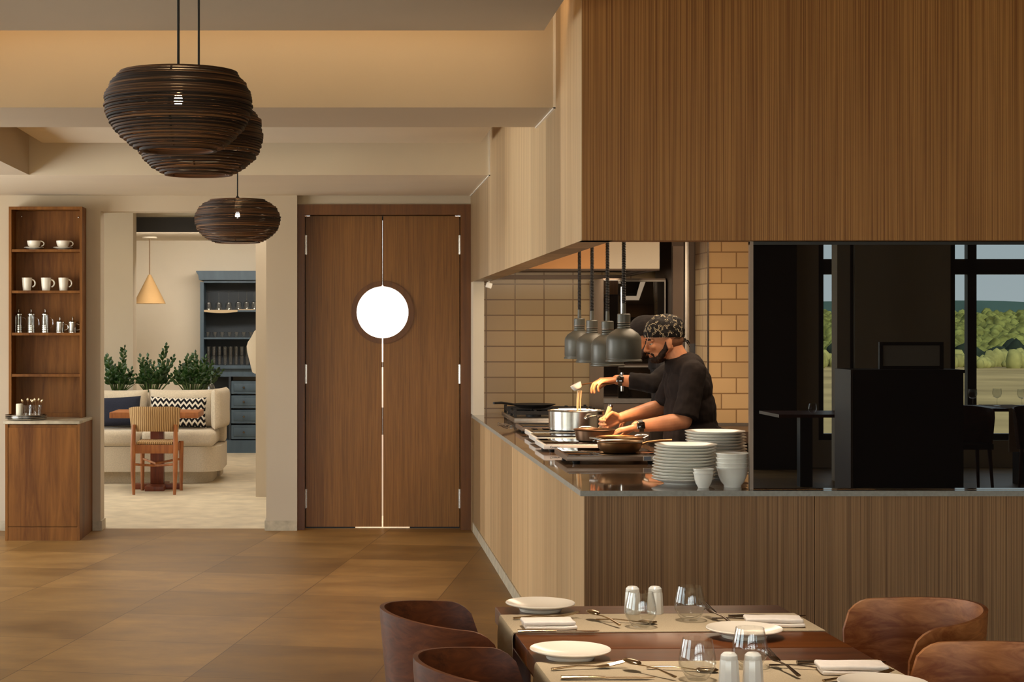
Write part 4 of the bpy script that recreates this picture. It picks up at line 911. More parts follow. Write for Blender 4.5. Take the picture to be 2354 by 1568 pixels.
    side = (Vector((0, -1, 0.15)) - ax * Vector((0, -1, 0.15)).dot(ax)).normalized()
    rot = Matrix((side.cross(ax), ax, side)).transposed().to_4x4()
    m = MB(); m.box(-0.019, 0.019, -0.019, 0.019, 0.030, 0.041, 0.005); m.xf(Matrix.Translation(inv @ c) @ rot); m.obj('watch_case', BLACKGLASS, wt_)
    m = MB(); m.box(-0.019, 0.019, 0.0195, 0.024, 0.030, 0.037, 0.001); m.xf(Matrix.Translation(inv @ c) @ rot); m.obj('watch_lug', STEEL, wt_)
    return t

cy = 9.55
T = (-1, 0, 0)
c1 = cook('bearded person in a patterned bandana and black jacket stirring a pan with both hands',
     (1.727, cy, 1.495), R(10), R(4),
     [((1.885, cy, 0.95), (0.135, 0.180, 0.17)), ((1.872, cy, 1.08), (0.132, 0.178, 0.17)), ((1.862, cy, 1.22), (0.122, 0.188, 0.15)), ((1.850, cy, 1.315), (0.095, 0.175, 0.085)), ((1.822, cy, 1.358), (0.060, 0.080, 0.040))],
     (1.855, cy - 0.19, 1.300), P(1572, 968, 9.27), P(1463, 981, 9.27),
     (1.840, cy + 0.18, 1.305), P(1526, 934, 9.84), P(1428, 960, 9.70),
     [((-1, 0.05, -0.24), (0, 0.0, -1), (0, 1, 0), (0.22, 0.2, 0.22, 0.26), 0.2), ((-1, -0.05, -0.30), (0, -1, -0.2), (0, -0.2, 1), (0.95, 0.98, 1.0, 1.0), 0.8)],
     SKIN, -0.06, -0.10, None, 0.006, BANDANA, BLACKCLOTH2, 'near')
cy2 = 10.38
c2 = cook('person in a black cap reaching out with a ladle, behind the bandana cook',
     (1.772, cy2, 1.497), R(13), R(-6),
     [((1.955, cy2, 0.95), (0.135, 0.180, 0.17)), ((1.945, cy2, 1.08), (0.132, 0.178, 0.17)), ((1.93, cy2, 1.22), (0.122, 0.188, 0.15)), ((1.915, cy2, 1.315), (0.095, 0.175, 0.085)), ((1.875, cy2, 1.358), (0.060, 0.080, 0.040))],
     (1.90, cy2 - 0.19, 1.295), P(1503, 882, 10.16), P(1418, 873, 10.20),
     (1.90, cy2 + 0.18, 1.295), (1.92, cy2 + 0.27, 1.06), (1.80, cy2 + 0.17, 1.03),
     [((-1, 0.0, -0.05), (0, 0.15, -1), (0, 1, 0.15), (0.62, 0.66, 0.7, 0.74), 0.6), ((-1, 0, -0.25), (0, 0, -1), (0, -1, 0), (0.4, 0.4, 0.4, 0.4), 0.3)],
     SKIN2, 0.66, 0.0, None, 0.012, BLACKCLOTH, BLACKCLOTH, 'near')
# what they hold
t = thing('wooden_spatula', 'pale wooden spatula gripped upright in the bandana cook\'s far hand', 'spatula', P(1388, 968, 9.66))
d0 = Vector((0.045, 0, 0.10)); MB().tube([d0 * -0.75 + Vector((0, 0, -.01)), d0 * -0.2, d0 * 0.4, d0 * 0.9], [0.020, 0.011, 0.010, 0.014], 12, flat=0.55, up=(0, 1, 0)).obj('shaft', plain('beech', srgb(214, 186, 140), 0.6, var=0.1, nsc=30), t)
MB().tube([d0 * 0.80, d0 * 0.9], [0.0148, 0.0150], 12, flat=0.6, up=(0, 1, 0)).obj('end_band', STEEL, t)
lb_ = P(1326, 889, 10.26)
t = thing('ladle', 'steel ladle held out over the pots by the cook in the cap', 'ladle', lb_)
m = MB(); m.lathe([(0, -0.022), (0.016, -0.020), (0.028, -0.010), (0.033, 0.006), (0.034, 0.018), (0.032, 0.018), (0.030, 0.006), (0.025, -0.007), (0.014, -0.016), (0, -0.018)], 28, mat=Matrix.Rotation(R(-28), 4, 'Y')); m.obj('ladle_bowl', WHITEMETAL, t)
g0 = P(1398, 874, 10.21) - lb_; m = MB(); m.tube([(0.030, 0, 0.012), g0 * 0.45 + Vector((0, 0, 0.004)), g0 * 0.95 + Vector((0, 0, -0.022)), g0 * 1.25 + Vector((0, 0, -0.026))], [0.005, 0.0055, 0.006, 0.006], 8, flat=0.7); m.obj('ladle_handle', COPPER, t)
m = MB(); sp = P(1330, 896, 10.28)
for k, (dx, r) in enumerate(((0.0, 0.008), (0.016, 0.005))):
    m.tube([(sp.x + dx, sp.y + 0.004 * k, sp.z - 0.005), (sp.x + dx - 0.004, sp.y + 0.01, sp.z - 0.06), (sp.x + dx - 0.004, sp.y + 0.015, sp.z - 0.12), (sp.x + dx + 0.002, sp.y + 0.02, HT + 0.06), (sp.x + dx + 0.004, sp.y + 0.02, HT + 0.012)], [r, r * .9, r * .8, r * .75, r * .8], 10)
o = m.obj('sauce', plain('sauce_cream', srgb(236, 200, 150), 0.3, var=0.08, nsc=20)); tag(o, 'thin streams of sauce pouring from the ladle into the pot', 'sauce', None, 'stuff')
# ------------------------------------------------------------------ the lounge behind the doorway
def cushion(name, mat, w, h, d, loc, rot=(0, 0, 0), parent=None, puff=0.5, nx=22, nz=16, seed=0, corner=0.12):
    """soft cushion standing in the XZ plane, thick in Y"""
    m = MB(); rnd = random.Random(seed); F = []; B = []
    for j in range(nz + 1):
        v = -1 + 2 * j / nz; fr = []; br = []
        for i in range(nx + 1):
            u = -1 + 2 * i / nx
            pin = 1 - corner * (u * u * v * v) * 0.0
            sx = w / 2 * u * (1 - corner * (1 - abs(u) ** 2) * 0 - corner * 0.35 * (1 - v * v) * abs(u)); sz = h / 2 * v * (1 - corner * 0.5 * (1 - u * u) * abs(v))
            th = d / 2 * (max(0.0, (1 - u ** 4)) * max(0.0, (1 - v ** 4))) ** puff
            th *= 1 + 0.08 * mnoise.noise(Vector((u * 2.3 + seed, v * 2.1, 0.3)))
            fr.append(m.bm.verts.new((sx, -th - 0.002, sz))); br.append(m.bm.verts.new((sx, th + 0.002, sz)))
        F.append(fr); B.append(br)
    for j in range(nz):
        for i in range(nx):
            m.bm.faces.new((F[j][i], F[j][i + 1], F[j + 1][i + 1], F[j + 1][i])); m.bm.faces.new((B[j][i], B[j + 1][i], B[j + 1][i + 1], B[j][i + 1]))
    for i in range(nx):
        m.bm.faces.new((F[0][i], B[0][i], B[0][i + 1], F[0][i + 1])); m.bm.faces.new((F[nz][i], F[nz][i + 1], B[nz][i + 1], B[nz][i]))
    for j in range(nz):
        m.bm.faces.new((F[j][0], F[j + 1][0], B[j + 1][0], B[j][0])); m.bm.faces.new((F[j][nx], B[j][nx], B[j + 1][nx], F[j + 1][nx]))
    o = m.obj(name, mat, parent, 60); o.location = loc; o.rotation_euler = rot; return o
sfY = 17.2
t = thing('banquette_sofa', 'cream linen banquette sofa behind the lounge table', 'sofa', (-2.2, sfY, 0))
sxr = XX(508, 17.3) + 2.2; sxl = -1.2; rr = 0.22
def rounded_end(x0, x1, y0, y1, r, n=8):
    return [(x0, y0)] + [(x1 - r + r * math.sin(PI / 2 * k / n), y0 + r - r * math.cos(PI / 2 * k / n)) for k in range(n + 1)] + [(x1, y1), (x0, y1)]
zs = ZZ(1027, sfY); zp = ZZ(1085, sfY)
MB().prism(rounded_end(sxl, sxr, 0.0, 0.95, rr), zp, zs, 'z').obj('base', UPHOL, t)
MB().prism(rounded_end(sxl, sxr - 0.10, 0.14, 0.93, rr), 0.001, zp, 'z').obj('plinth', UPHOL, t)
MB().box(sxl, sxr, 0.70, 0.95, zs, ZZ(905, 17.9), 0.03).obj('backrest', UPHOL, t)
# right hand return of the back
zc0 = ZZ(990, sfY); 
seam = XX(324, sfY) + 2.2
def seat(x0, x1): MB().box(x0, x1, -0.03, 0.68, zs, zc0, 0.05, 4).obj('seat_cushion', UPHOL, t)
seat(sxl, seam - 0.003); seat(seam + 0.003, XX(494, sfY) + 2.2)
bY = 17.75
xl, xr = XX(341, bY), XX(498, bY); zb0, zb1 = zc0, ZZ(895, bY)
cushion('back_cushion', UPHOL, xr - xl, zb1 - zb0, 0.24, ((xl + xr) / 2 + 2.2, 0.57, (zb0 + zb1) / 2), (R(-7), 0, 0), t, 0.28, seed=3, corner=0.08)
xl2, xr2 = XX(200, bY), XX(339, bY)
cushion('back_cushion', UPHOL, xr2 - xl2, zb1 - zb0 - 0.01, 0.24, ((xl2 + xr2) / 2 + 2.2, 0.57, (zb0 + zb1) / 2), (R(-7), 0, 0), t, 0.28, seed=5, corner=0.08)
cushion('side_cushion', UPHOL, 0.55, ZZ(892, 17.6) - ZZ(985, 17.6), 0.11, (XX(506, 17.6) + 2.2, 0.46, (ZZ(892, 17.6) + ZZ(985, 17.6)) / 2), (0, 0, R(82)), t, 0.22, seed=6, corner=0.05)
def put(o, label, cat, grp=None): return tag(o, label, cat, grp)
pY = 17.38
o = cushion('cushion', NAVY, 0.56, ZZ(924, pY) - ZZ(990, pY) + 0.02, 0.14, ((XX(322, pY) - 0.28), pY + 0.08, (ZZ(924, pY) + ZZ(990, pY)) / 2 + 0.04), (R(-12), R(-2), 0), None, 0.45, seed=8, corner=0.14); put(o, 'plain navy cushion on the left of the banquette sofa', 'cushion')
x0, x1 = XX(342, pY), XX(474, pY)
o = cushion('cushion', HERRING, x1 - x0, ZZ(922, pY) - ZZ(993, pY), 0.15, ((x0 + x1) / 2, pY + 0.08, (ZZ(922, pY) + ZZ(993, pY)) / 2 + 0.04), (R(-12), R(1), 0), None, 0.45, seed=9, corner=0.16); put(o, 'black and white zigzag cushion on the banquette sofa', 'cushion')
# planter behind the sofa, its plants
pz = 0.86; plY = 18.35
t = thing('planter', 'long pale plaster planter wall behind the sofa', 'planter', (-2.2, plY, 0))
mb = MB(); mb.box(-1.1, 0.86, -0.18, -0.14, 0, pz + 0.012); mb.box(-1.1, 0.86, 0.18, 0.22, 0, pz + 0.012); mb.box(-1.1, -1.06, -0.1399, 0.1799, 0, pz + 0.012); mb.box(0.82, 0.86, -0.1399, 0.1799, 0, pz + 0.012); mb.obj('box', PLASTER, t, None)
box(-1.06, 0.82, -0.139, 0.179, pz - 0.1, pz).obj('soil', plain('soil', srgb(60, 46, 36), 0.9, var=0.3, nsc=60), t, None)
def zz_plant(label, x, stems, seed):
    rnd = random.Random(seed)
    t = thing('zz_plant', label, 'plant', (x, plY, pz), group='dark leafy plants behind the sofa')
    L = MB(); S = MB()
    more = [(dx * rnd.uniform(.3, 1.1) + rnd.uniform(-.12, .12), h * rnd.uniform(.45, .85), lean, rnd.uniform(-.12, .1)) for (dx, h, lean, ly) in stems for _ in range(2)]
    for (dx, h, lean, ly) in stems + more:
        p0 = Vector((dx * 0.35, rnd.uniform(-.05, .05), 0)); p1 = Vector((dx + lean, p0.y + ly, h)); pm_ = (p0 + p1) / 2 + Vector((lean * -0.25, 0, h * 0.05))
        def at(q): return p0 * (1 - q) ** 2 + pm_ * 2 * q * (1 - q) + p1 * q * q
        S.tube([at(k / 8) for k in range(9)], [0.009 - 0.0065 * k / 8 for k in range(9)], 6)
        n = int(h / 0.026)
        for k in range(3, n + 1):
            q = k / n; p = at(q); tg = (at(min(1, q + .05)) - at(max(0, q - .05))).normalized()
            for sd in ((-1, 1) if k < n else (0,)):
                a = rnd.uniform(-0.7, 0.7) + (0.0 if rnd.random() < .6 else 1.2); side = Vector((math.cos(a) * sd, math.sin(a) * sd, 0)) if sd else Vector((0, 0, 0))
                d = (tg * (0.75 if sd else 1) + side * 0.85 + Vector((0, 0, rnd.uniform(-.05, .15)))).normalized()
                ln = rnd.uniform(0.065, 0.09) * (1.0 - 0.35 * q); wd = ln * 0.27
                nr = d.cross(Vector((rnd.uniform(-.4, .4), 1, rnd.uniform(0, .6)))).normalized(); up = nr.cross(d).normalized()
                b = p + d * 0.006
                vs = [b, b + d * ln * .3 + nr * wd * .8 + up * .004, b + d * ln * .62 + nr * wd + up * .004, b + d * ln, b + d * ln * .62 - nr * wd + up * .004, b + d * ln * .3 - nr * wd * .8 + up * .004, b + d * ln * .3 - up * 0.003, b + d * ln * .62 - up * 0.003]
                L.faces(vs, [(0, 1, 6), (1, 2, 7, 6), (2, 3, 7), (3, 4, 7), (4, 5, 6, 7), (5, 0, 6)])
    L.obj('foliage', LEAF, t, 60); S.obj('stem', STEMM, t)
def stem(px, py, base_x, ly=0.0): return (XX(px, plY) - base_x, ZZ(py, plY) - pz, 0.0, ly)
bx = XX(268, plY)
zz_plant('leftmost dark leafy plant behind the sofa, cut by the doorway edge', bx, [stem(246, 826, bx), stem(285, 802, bx, .05), stem(262, 850, bx, -.08), stem(300, 852, bx), stem(275, 866, bx, -.1), stem(250, 868, bx, -.1), stem(292, 872, bx, -.1), stem(306, 868, bx, -.1)], 1)
bx = XX(345, plY)
zz_plant('middle dark leafy plant behind the sofa, with the tallest spear', bx, [stem(322, 824, bx, .06), stem(338, 824, bx, .03), stem(380, 798, bx), stem(356, 840, bx, -.05), stem(330, 850, bx, -.08), stem(396, 824, bx, .05), stem(370, 856, bx, -.1), stem(318, 866, bx, -.1), stem(345, 868, bx, -.1)], 2)
bx = XX(440, plY)
zz_plant('rightmost dark leafy plant behind the sofa, nearest the blue hutch', bx, [stem(432, 822, bx, .05), stem(448, 814, bx), stem(472, 824, bx, .03), stem(460, 838, bx, -.05), stem(500, 852, bx, -.08), stem(415, 838, bx, -.02), stem(484, 836, bx, .04), stem(440, 858, bx, -.1), stem(425, 862, bx, -.1), stem(475, 862, bx, -.1), stem(405, 852, bx)], 3)
# wine glass standing upside down on the planter
wg = MB().lathe([(0.036, 0), (0.041, 0.05), (0.030, 0.082), (0.004, 0.096), (0.0035, 0.165), (0.030, 0.171), (0.031, 0.174), (0, 0.174), (0, 0.094), (0.028, 0.081), (0.039, 0.05), (0.0345, 0)], 24).mesh('wine_glass', 40); wg.materials.append(CLEAR)
o = link(bpy.data.objects.new('wine_glass', wg)); o.location = (XX(485, 18.19), 18.19, pz + 0.0125); tag(o, 'clear wine glass on the planter edge at the sofa corner', 'glass')
# lounge table
tY = 16.72; txc = XX(362, tY)
t = thing('lounge_table', 'mahogany coloured pedestal table in front of the sofa', 'table', (txc, tY, 0))
zt = ZZ(948, tY - 0.3)
MB().box(XX(262, tY) - txc, XX(462, tY) - txc, -0.32, 0.32, zt - 0.055, zt, 0.003).obj('tabletop', TEAK, t)
MB().box(-0.062, 0.062, -0.06, 0.06, 0.05, zt - 0.0555, 0.004).obj('column', MAHOG, t)
mb = MB(); mb.box(-0.225, 0.235, -0.09, 0.09, 0.0, 0.05, 0.004); mb.box(-0.09, 0.09, -0.28, 0.28, 0.0, 0.046, 0.004); mb.obj('foot', MAHOG, t)
# the woven chair
cY = 16.1; cx = XX(352, cY)
t = thing('woven_chair', 'wooden chair with a curved woven cord back at the lounge table', 'chair', (cx, cY, 0))
zb0, zb1 = ZZ(992, cY), ZZ(935, cY); wb = XX(411, cY) - XX(290, cY)
m = MB(); n = 28; rows = 8; O_, I_ = [], []
for j in range(rows + 1):
    v = j / rows; z = zb0 + (zb1 - zb0) * v; tw = wb / 2 * (0.90 + 0.10 * v); o_, i_ = [], []
    for i in range(n + 1):
        a = -1 + 2 * i / n; x = tw * a; y = 0.30 * (a * a) ** 1.1 * 0.5 - 0.02 * v; th = 0.017 * (1 - (2 * v - 1) ** 6 * 0.8) * (1 - a ** 8 * 0.6)
        zz_ = z - (0.012 * a * a if j in (0,) else 0) - (0.02 * a ** 6 if j == rows else 0)
        o_.append(m.bm.verts.new((x, y - th, zz_))); i_.append(m.bm.verts.new((x, y + th, zz_)))
    O_.append(o_); I_.append(i_)
for j in range(rows):
    for i in range(n):
        m.bm.faces.new((O_[j][i], O_[j][i + 1], O_[j + 1][i + 1], O_[j + 1][i])); m.bm.faces.new((I_[j][i], I_[j + 1][i], I_[j + 1][i + 1], I_[j][i + 1]))
for i in range(n): m.bm.faces.new((O_[0][i], I_[0][i], I_[0][i + 1], O_[0][i + 1])); m.bm.faces.new((O_[rows][i], O_[rows][i + 1], I_[rows][i + 1], I_[rows][i]))
for j in range(rows): m.bm.faces.new((O_[j][0], O_[j + 1][0], I_[j + 1][0], I_[j][0])); m.bm.faces.new((O_[j][n], I_[j][n], I_[j + 1][n], O_[j + 1][n]))
m.obj('backrest', RATTANM, t, 60)
zs_ = ZZ(1022, cY)
xlr = (XX(307, cY) - cx, XX(401, cY) - cx)
for x in xlr:
    MB().tube([(x + (0.002 if x < 0 else 0), -0.002, 0.0), (x - (0.006 if x < 0 else -0.006), 0.01, 0.2), (x - (0.008 if x < 0 else -0.008), 0.03, zs_), (x - (0.004 if x < 0 else -0.004), 0.055, zb0 + 0.06)], [0.014, 0.022, 0.024, 0.018], 12, flat=1.0).obj('leg', TEAK, t)
for x in (xlr[0] + 0.03, xlr[1] + 0.02):
    MB().tube([(x, 0.44, 0), (x, 0.44, zs_ + 0.005)], [0.015, 0.024], 12).obj('leg', TEAK, t)
MB().box(xlr[0] + 0.014, xlr[1] - 0.014, 0.02, 0.05, zs_ - 0.085, zs_ - 0.006, 0.003).obj('seat_rail', TEAK, t)
for x in xlr: MB().box(x - 0.012 + (0.012 if x < 0 else 0.0), x + 0.012 + (0.012 if x < 0 else 0.0), 0.056, 0.43, zs_ - 0.075, zs_ - 0.006, 0.003).obj('seat_rail', TEAK, t)
MB().box(xlr[0] + 0.02, xlr[1] - 0.02, 0.035, 0.46, zs_ - 0.005, zs_ + 0.022, 0.008, 3).obj('seat', RATTANM, t)
zz0 = ZZ(1068, cY)
MB().tube([(xlr[0] + 0.01, 0.02, zz0), (0, 0.12, zz0 - 0.02), (xlr[1] - 0.01, 0.02, zz0 + 0.0)], 0.011, 10).obj('stretcher', TEAK, t)
MB().tube([(xlr[0] + 0.04, 0.43, zz0 + 0.02), (0, 0.20, zz0 - 0.005), (xlr[1] + 0.01, 0.43, zz0 + 0.02)], 0.011, 10).obj('stretcher', TEAK, t)
# cone pendant
pY2 = 21.0; c0 = P(344, 698, pY2)
t = thing('cone_pendant', 'pale cone shaped pendant lamp in the lounge', 'pendant lamp', (c0.x, pY2, c0.z))
hh = ZZ(632, pY2) - c0.z; rr_ = XX(381, pY2) - c0.x
MB().lathe([(rr_, 0), (rr_ * 0.09, hh), (0, hh + 0.004), (0, hh - 0.01), (rr_ * .07, hh - 0.012), (rr_ - 0.008, 0.001)], 48, closed=False).obj('shade', plain('cone_shade', srgb(176, 140, 92), 0.8, var=0.06, nsc=4), t)
MB().tube([(0, 0, hh), (0, 0, 2.646 - c0.z)], 0.006, 8).obj('cord', plain('tan_cord', srgb(120, 92, 60), .7), t); MB().lathe([(0, -0.02), (0.09, -0.02), (0.09, -0.0005), (0, -0.0005)], 24, c=(0, 0, 2.646 - c0.z)).obj('ceiling_cap', PLASTER_B, t)
# blue hutch
bY = 21.55; x0 = XX(460, bY); x1 = x0 + 1.25
t = thing('blue_hutch', 'tall slate blue hutch with glassware and a column of drawers', 'hutch', (x0, bY, 0))
W = x1 - x0; zt = ZZ(623, bY); zc = ZZ(840, bY); D = 21.915 - bY
def zb(py): return ZZ(py, bY)
mb = MB(); mb.box(0, 0.045, 0, D, zc, zb(648)); mb.box(W - 0.045, W, 0, D, zc, zb(648)); mb.box(0.046, W - 0.046, 0, D, zb(650), zb(644)); mb.obj('upper_frame', BLUE, t, None)
MB().prism([(-0.045, zt), (W + 0.045, zt), (W + 0.045, zt - 0.015), (W + 0.02, zt - 0.05), (W + 0.01, zb(644) + 0.001), (-0.01, zb(644) + 0.001), (-0.02, zt - 0.05), (-0.045, zt - 0.015)], -0.05, D, 'y').obj('cornice', BLUE, t, None)
box(0.046, W - 0.046, D - 0.02, D, zc, zb(650)).obj('back_panel', BLUE_D, t, None)
for py in (713, 776): box(0.046, W - 0.046, 0.01, D - 0.021, zb(py) - 0.02, zb(py)).obj('shelf_board', BLUE, t, None)
box(-0.02, W + 0.02, -0.06, D, zc - 0.04, zc).obj('counter', BLUE, t, None)
box(0, W, -0.02, D, zb(866), zc - 0.041).obj('frieze', BLUE, t, None)
zd = zb(1012)
mb = MB(); mb.box(0, 0.03, -0.02, D, zd, zb(866)); mb.box(XX(526, bY) - x0, XX(531, bY) - x0, -0.02, D, zd, zb(866)); mb.box(W - 0.03, W, -0.02, D, zd, zb(866)); mb.box(0.0301, XX(526, bY) - x0 - .0001, 0.15, D, zd, zb(866)); [mb.box(0.0301, XX(526, bY) - x0 - .0001, 0.0, 0.1499, zb(q) - 0.01, zb(q)) for q in (926, 963)]; mb.obj('lower_frame', BLUE_D, t, None)
box(-0.01, W + 0.01, -0.035, D, 0.0, zd).obj('plinth', BLUE, t, None)
dx0, dx1 = XX(532, bY) - x0, XX(532, bY) - x0 + 0.36
for a, b in ((876, 905), (909, 938), (942, 973), (977, 1009)):
    d = box(dx0, dx1, -0.03, 0.2, zb(b), zb(a)).obj('drawer', BLUE, t, None)
    m = MB(); m.box(dx0 + 0.03, dx1 - 0.03, -0.036, -0.0301, zb(b) + 0.03, zb(a) - 0.03, 0.004); m.obj('drawer_panel', BLUE, d)
    MB().lathe([(0.006, 0), (0.006, 0.016), (0.014, 0.022), (0.012, 0.03), (0, 0.032)], 16, mat=Matrix.Translation((XX(561, bY) - x0, -0.0365, (zb(a) + zb(b)) / 2)) @ Matrix.Rotation(R(90), 4, 'X')).obj('drawer_knob', PEWTER, d)
for k in range(2): box(dx1 + 0.02 + 0.24 * k, dx1 + 0.25 + 0.24 * k, -0.03, -0.0201, zb(1009), zb(876)).obj('cupboard_door', BLUE, t, None)
# cloth on the upper shelf, the glassware
m = MB(); zs_ = zb(713)
cx0, cx1 = XX(469, bY), XX(546, bY); n = 16; top, bot = [], []
for i in range(n + 1):
    u = i / n; x = cx0 + (cx1 - cx0) * u; sag = -0.022 - 0.014 * math.sin(PI * u)
    top.append((x, bY - 0.002, zs_ + 0.003)); bot.append((x, bY - 0.004 + 0.002 * math.sin(u * 20), zs_ + sag))
for i in range(n):
    for a, b in (((top[i], top[i + 1], bot[i + 1], bot[i])), ) and [((top[i], top[i + 1]), (bot[i + 1], bot[i]))]:
        m.faces([a[0], a[1], b[0], b[1]] + [(q[0], q[1] + 0.003, q[2]) for q in (a[0], a[1], b[0], b[1])], [(0, 1, 2, 3), (7, 6, 5, 4), (2, 6, 7, 3)])
m.box(cx0, cx1, bY, bY + 0.28, zs_ + 0.0005, zs_ + 0.0035)
m.box(XX(548, bY), XX(585, bY), bY + 0.02, bY + 0.28, zs_ + 0.0005, zs_ + 0.012)
tag(m.obj('shelf_cloth', LINEN, None), 'cream cloth laid on the upper shelf of the blue hutch', 'cloth')
names = ['leftmost', 'second from left', 'third from left', 'fourth from left', 'fifth from left', 'sixth from left', 'seventh from left', 'eighth from left']
uw = MB().lathe([(0.034, 0), (0.046, 0.05), (0.040, 0.085), (0.006, 0.105), (0.004, 0.215), (0.036, 0.222), (0.037, 0.226), (0, 0.226), (0, 0.103), (0.037, 0.085), (0.043, 0.05), (0.031, 0)], 20).mesh('stemware', 40); uw.materials.append(CLEAR)
for k, px in enumerate((480, 503, 526, 548, 567, 584)):
    o = link(bpy.data.objects.new('wine_glass', uw)); o.location = (XX(px, bY + .12), bY + 0.12, zs_ + (0.0040 if k < 3 else 0.0125))
    tag(o, '%s upturned wine glass on the blue hutch top shelf' % names[k], 'glass', 'upturned wine glasses in the hutch')
tb = MB().lathe([(0, 0), (0.026, 0), (0.037, 0.068), (0.034, 0.068), (0.024, 0.008), (0, 0.008)], 20).mesh('tumbler', 40); tb.materials.append(CLEAR)
for k in range(7):
    o = link(bpy.data.objects.new('tumbler', tb)); o.location = (XX(478 + 16.5 * k, bY + .1), bY + 0.10, zb(776) + 0.0005)
    tag(o, '%s low tumbler on the middle shelf of the hutch' % names[k], 'glass', 'low tumblers in the hutch')
hb = MB().lathe([(0, 0), (0.030, 0), (0.033, 0.115), (0.030, 0.115), (0.027, 0.010), (0, 0.010)], 20).mesh('highball_glass', 40); hb.materials.append(CLEAR)
for k in range(8):
    for lv in range(2):
        o = link(bpy.data.objects.new('highball_glass', hb)); o.location = (XX(479 + 12.8 * k, bY + .08), bY + 0.08, zc + 0.0005 + 0.1155 * lv)
        tag(o, '%s %s tall glass in the double row on the hutch counter' % (names[k], ('lower', 'upper')[lv]), 'glass', 'stacked tall glasses on the hutch')
# plaster ornament on the pillar's far side
vY = 16.36; mb = MB()
pts = [(590, 757), (584, 762), (577, 776), (570, 786), (567, 796), (568, 808), (573, 828), (580, 856), (586, 859), (600, 859), (600, 757)]
mb.prism([(XX(a, vY), ZZ(b, vY)) for a, b in pts], vY, vY + 0.06)
o = mb.obj('plaster_sconce', PLASTER_B, None, 30); tag(o, 'white curved plaster wall sconce peeping out behind the lounge pillar', 'sconce')
# ------------------------------------------------------------------ laid dining tables in front
TH = 0.75; TA = R(2.1); TO = Vector((0.4145, 4.94, 0)); TX = Vector((math.cos(TA), math.sin(TA), 0)); TYN = Vector((math.sin(TA), -math.cos(TA), 0))   # towards the camera
def onT(px, py, h=0.0):
    """where the table plane passes under a spot"""
    Y = (EYE - TH - h) * FPX / (py - PY0); return Vector((XX(px, Y), Y, TH + h))
RY = 0.0
TW = 0.812
def table(label, s0, s1, grp):
    o = TO + TYN * s0; t = thing('dining_table', label, 'table', (o.x, o.y, 0), TA, grp); d = s1 - s0
    n = 3
    for k in range(1):
        MB().box(0, TW, -d, 0, TH - 0.045, TH, 0.003).obj('tabletop', TABLEWOOD, t)
    for lx in (0.06, TW - 0.06):
        for ly in (-0.06, -d + 0.06): MB().box(lx - 0.03, lx + 0.03, ly - 0.03, ly + 0.03, 0, TH - 0.0455, 0.003).obj('leg', MAHOG, t)
    MB().box(0.04, TW - 0.04, -d + 0.04, -0.04, TH - 0.105, TH - 0.0456, 0.002).obj('apron', MAHOG, t)
table('farther dining table, nearest the kitchen counter', 0, 0.655, 'wooden dining tables')
table('nearer dining table, cut off by the bottom edge of the picture', 0.66, 1.36, 'wooden dining tables')
def runner(label, s0, s1, hang_l):
    m = MB(); th = 0.0022; w = TW
    prof = [(w, TH), (0.004, TH), (-0.0015, TH - 0.0005), (-0.0045, TH - 0.005), (-0.0065, TH - 0.016), (-0.008, TH - 0.05), (-0.009, TH - hang_l)]
    k = 10; A = []
    for j in range(k + 1):
        s = s0 + (s1 - s0) * j / k; row = []
        for i, (x, z) in enumerate(prof):
            wob = 0.003 * math.sin(j * 1.1 + 0.5) if i >= 5 else 0
            p = TO + TX * (x - wob) + TYN * s; row.append((Vector((p.x, p.y, z + 0.0006)), Vector((p.x, p.y, z + th + 0.0006)) - (TX * th if i >= 2 else TX * 0)))
        A.append(row)
    top = [[m.bm.verts.new(q[1]) for q in r] for r in A]; bot = [[m.bm.verts.new(q[0]) for q in r] for r in A]
    n = len(prof)
    for j in range(k):
        for i in range(n - 1):
            m.bm.faces.new((top[j][i], top[j][i + 1], top[j + 1][i + 1], top[j + 1][i])); m.bm.faces.new((bot[j][i], bot[j + 1][i], bot[j + 1][i + 1], bot[j][i + 1]))
        m.bm.faces.new((top[j][0], top[j + 1][0], bot[j + 1][0], bot[j][0])); m.bm.faces.new((top[j][n - 1], bot[j][n - 1], bot[j + 1][n - 1], top[j + 1][n - 1]))
    for i in range(n - 1):
        m.bm.faces.new((top[0][i], bot[0][i], bot[0][i + 1], top[0][i + 1])); m.bm.faces.new((top[k][i], top[k][i + 1], bot[k][i + 1], bot[k][i]))
    o = m.obj('table_runner', LINEN, None, 50); tag(o, label, 'table runner', 'linen runners across the tables')
# the runner laid across each table
runner('beige linen runner across the farther dining table', 0.155, 0.435, 0.22)
runner('beige linen runner across the nearer dining table', 0.835, 1.13, 0.26)
RH = 0.0032
# plates
pm2 = plate_mesh(0.0965, 0.017).mesh('side_plate', 40); pm2.materials.append(PORC_C)
pm3 = MB().lathe([(0, 0.006), (0.050, 0.006), (0.052, 0), (0.057, 0), (0.060, 0.008), (0.080, 0.016), (0.0955, 0.020), (0.0970, 0.0225), (0.0955, 0.0245), (0.078, 0.0195), (0.058, 0.0125), (0, 0.011)], 56).mesh('side_plate', 40); pm3.materials.append(PORC_C)
for px, py, lab, h in ((1242, 1404, 'cream side plate at the far left corner of the farther table', 0), (1711, 1464, 'cream side plate at the right of the farther table', 0), (1311, 1513, 'cream side plate at the left of the nearer table', 0), (2030, 1592, 'cream side plate at the bottom right, cut by the picture edge', 0)):
    o = link(bpy.data.objects.new('side_plate', pm3)); o.location = onT(px, py, 0.0004); tag(o, lab, 'plate', 'cream side plates on the dining tables')
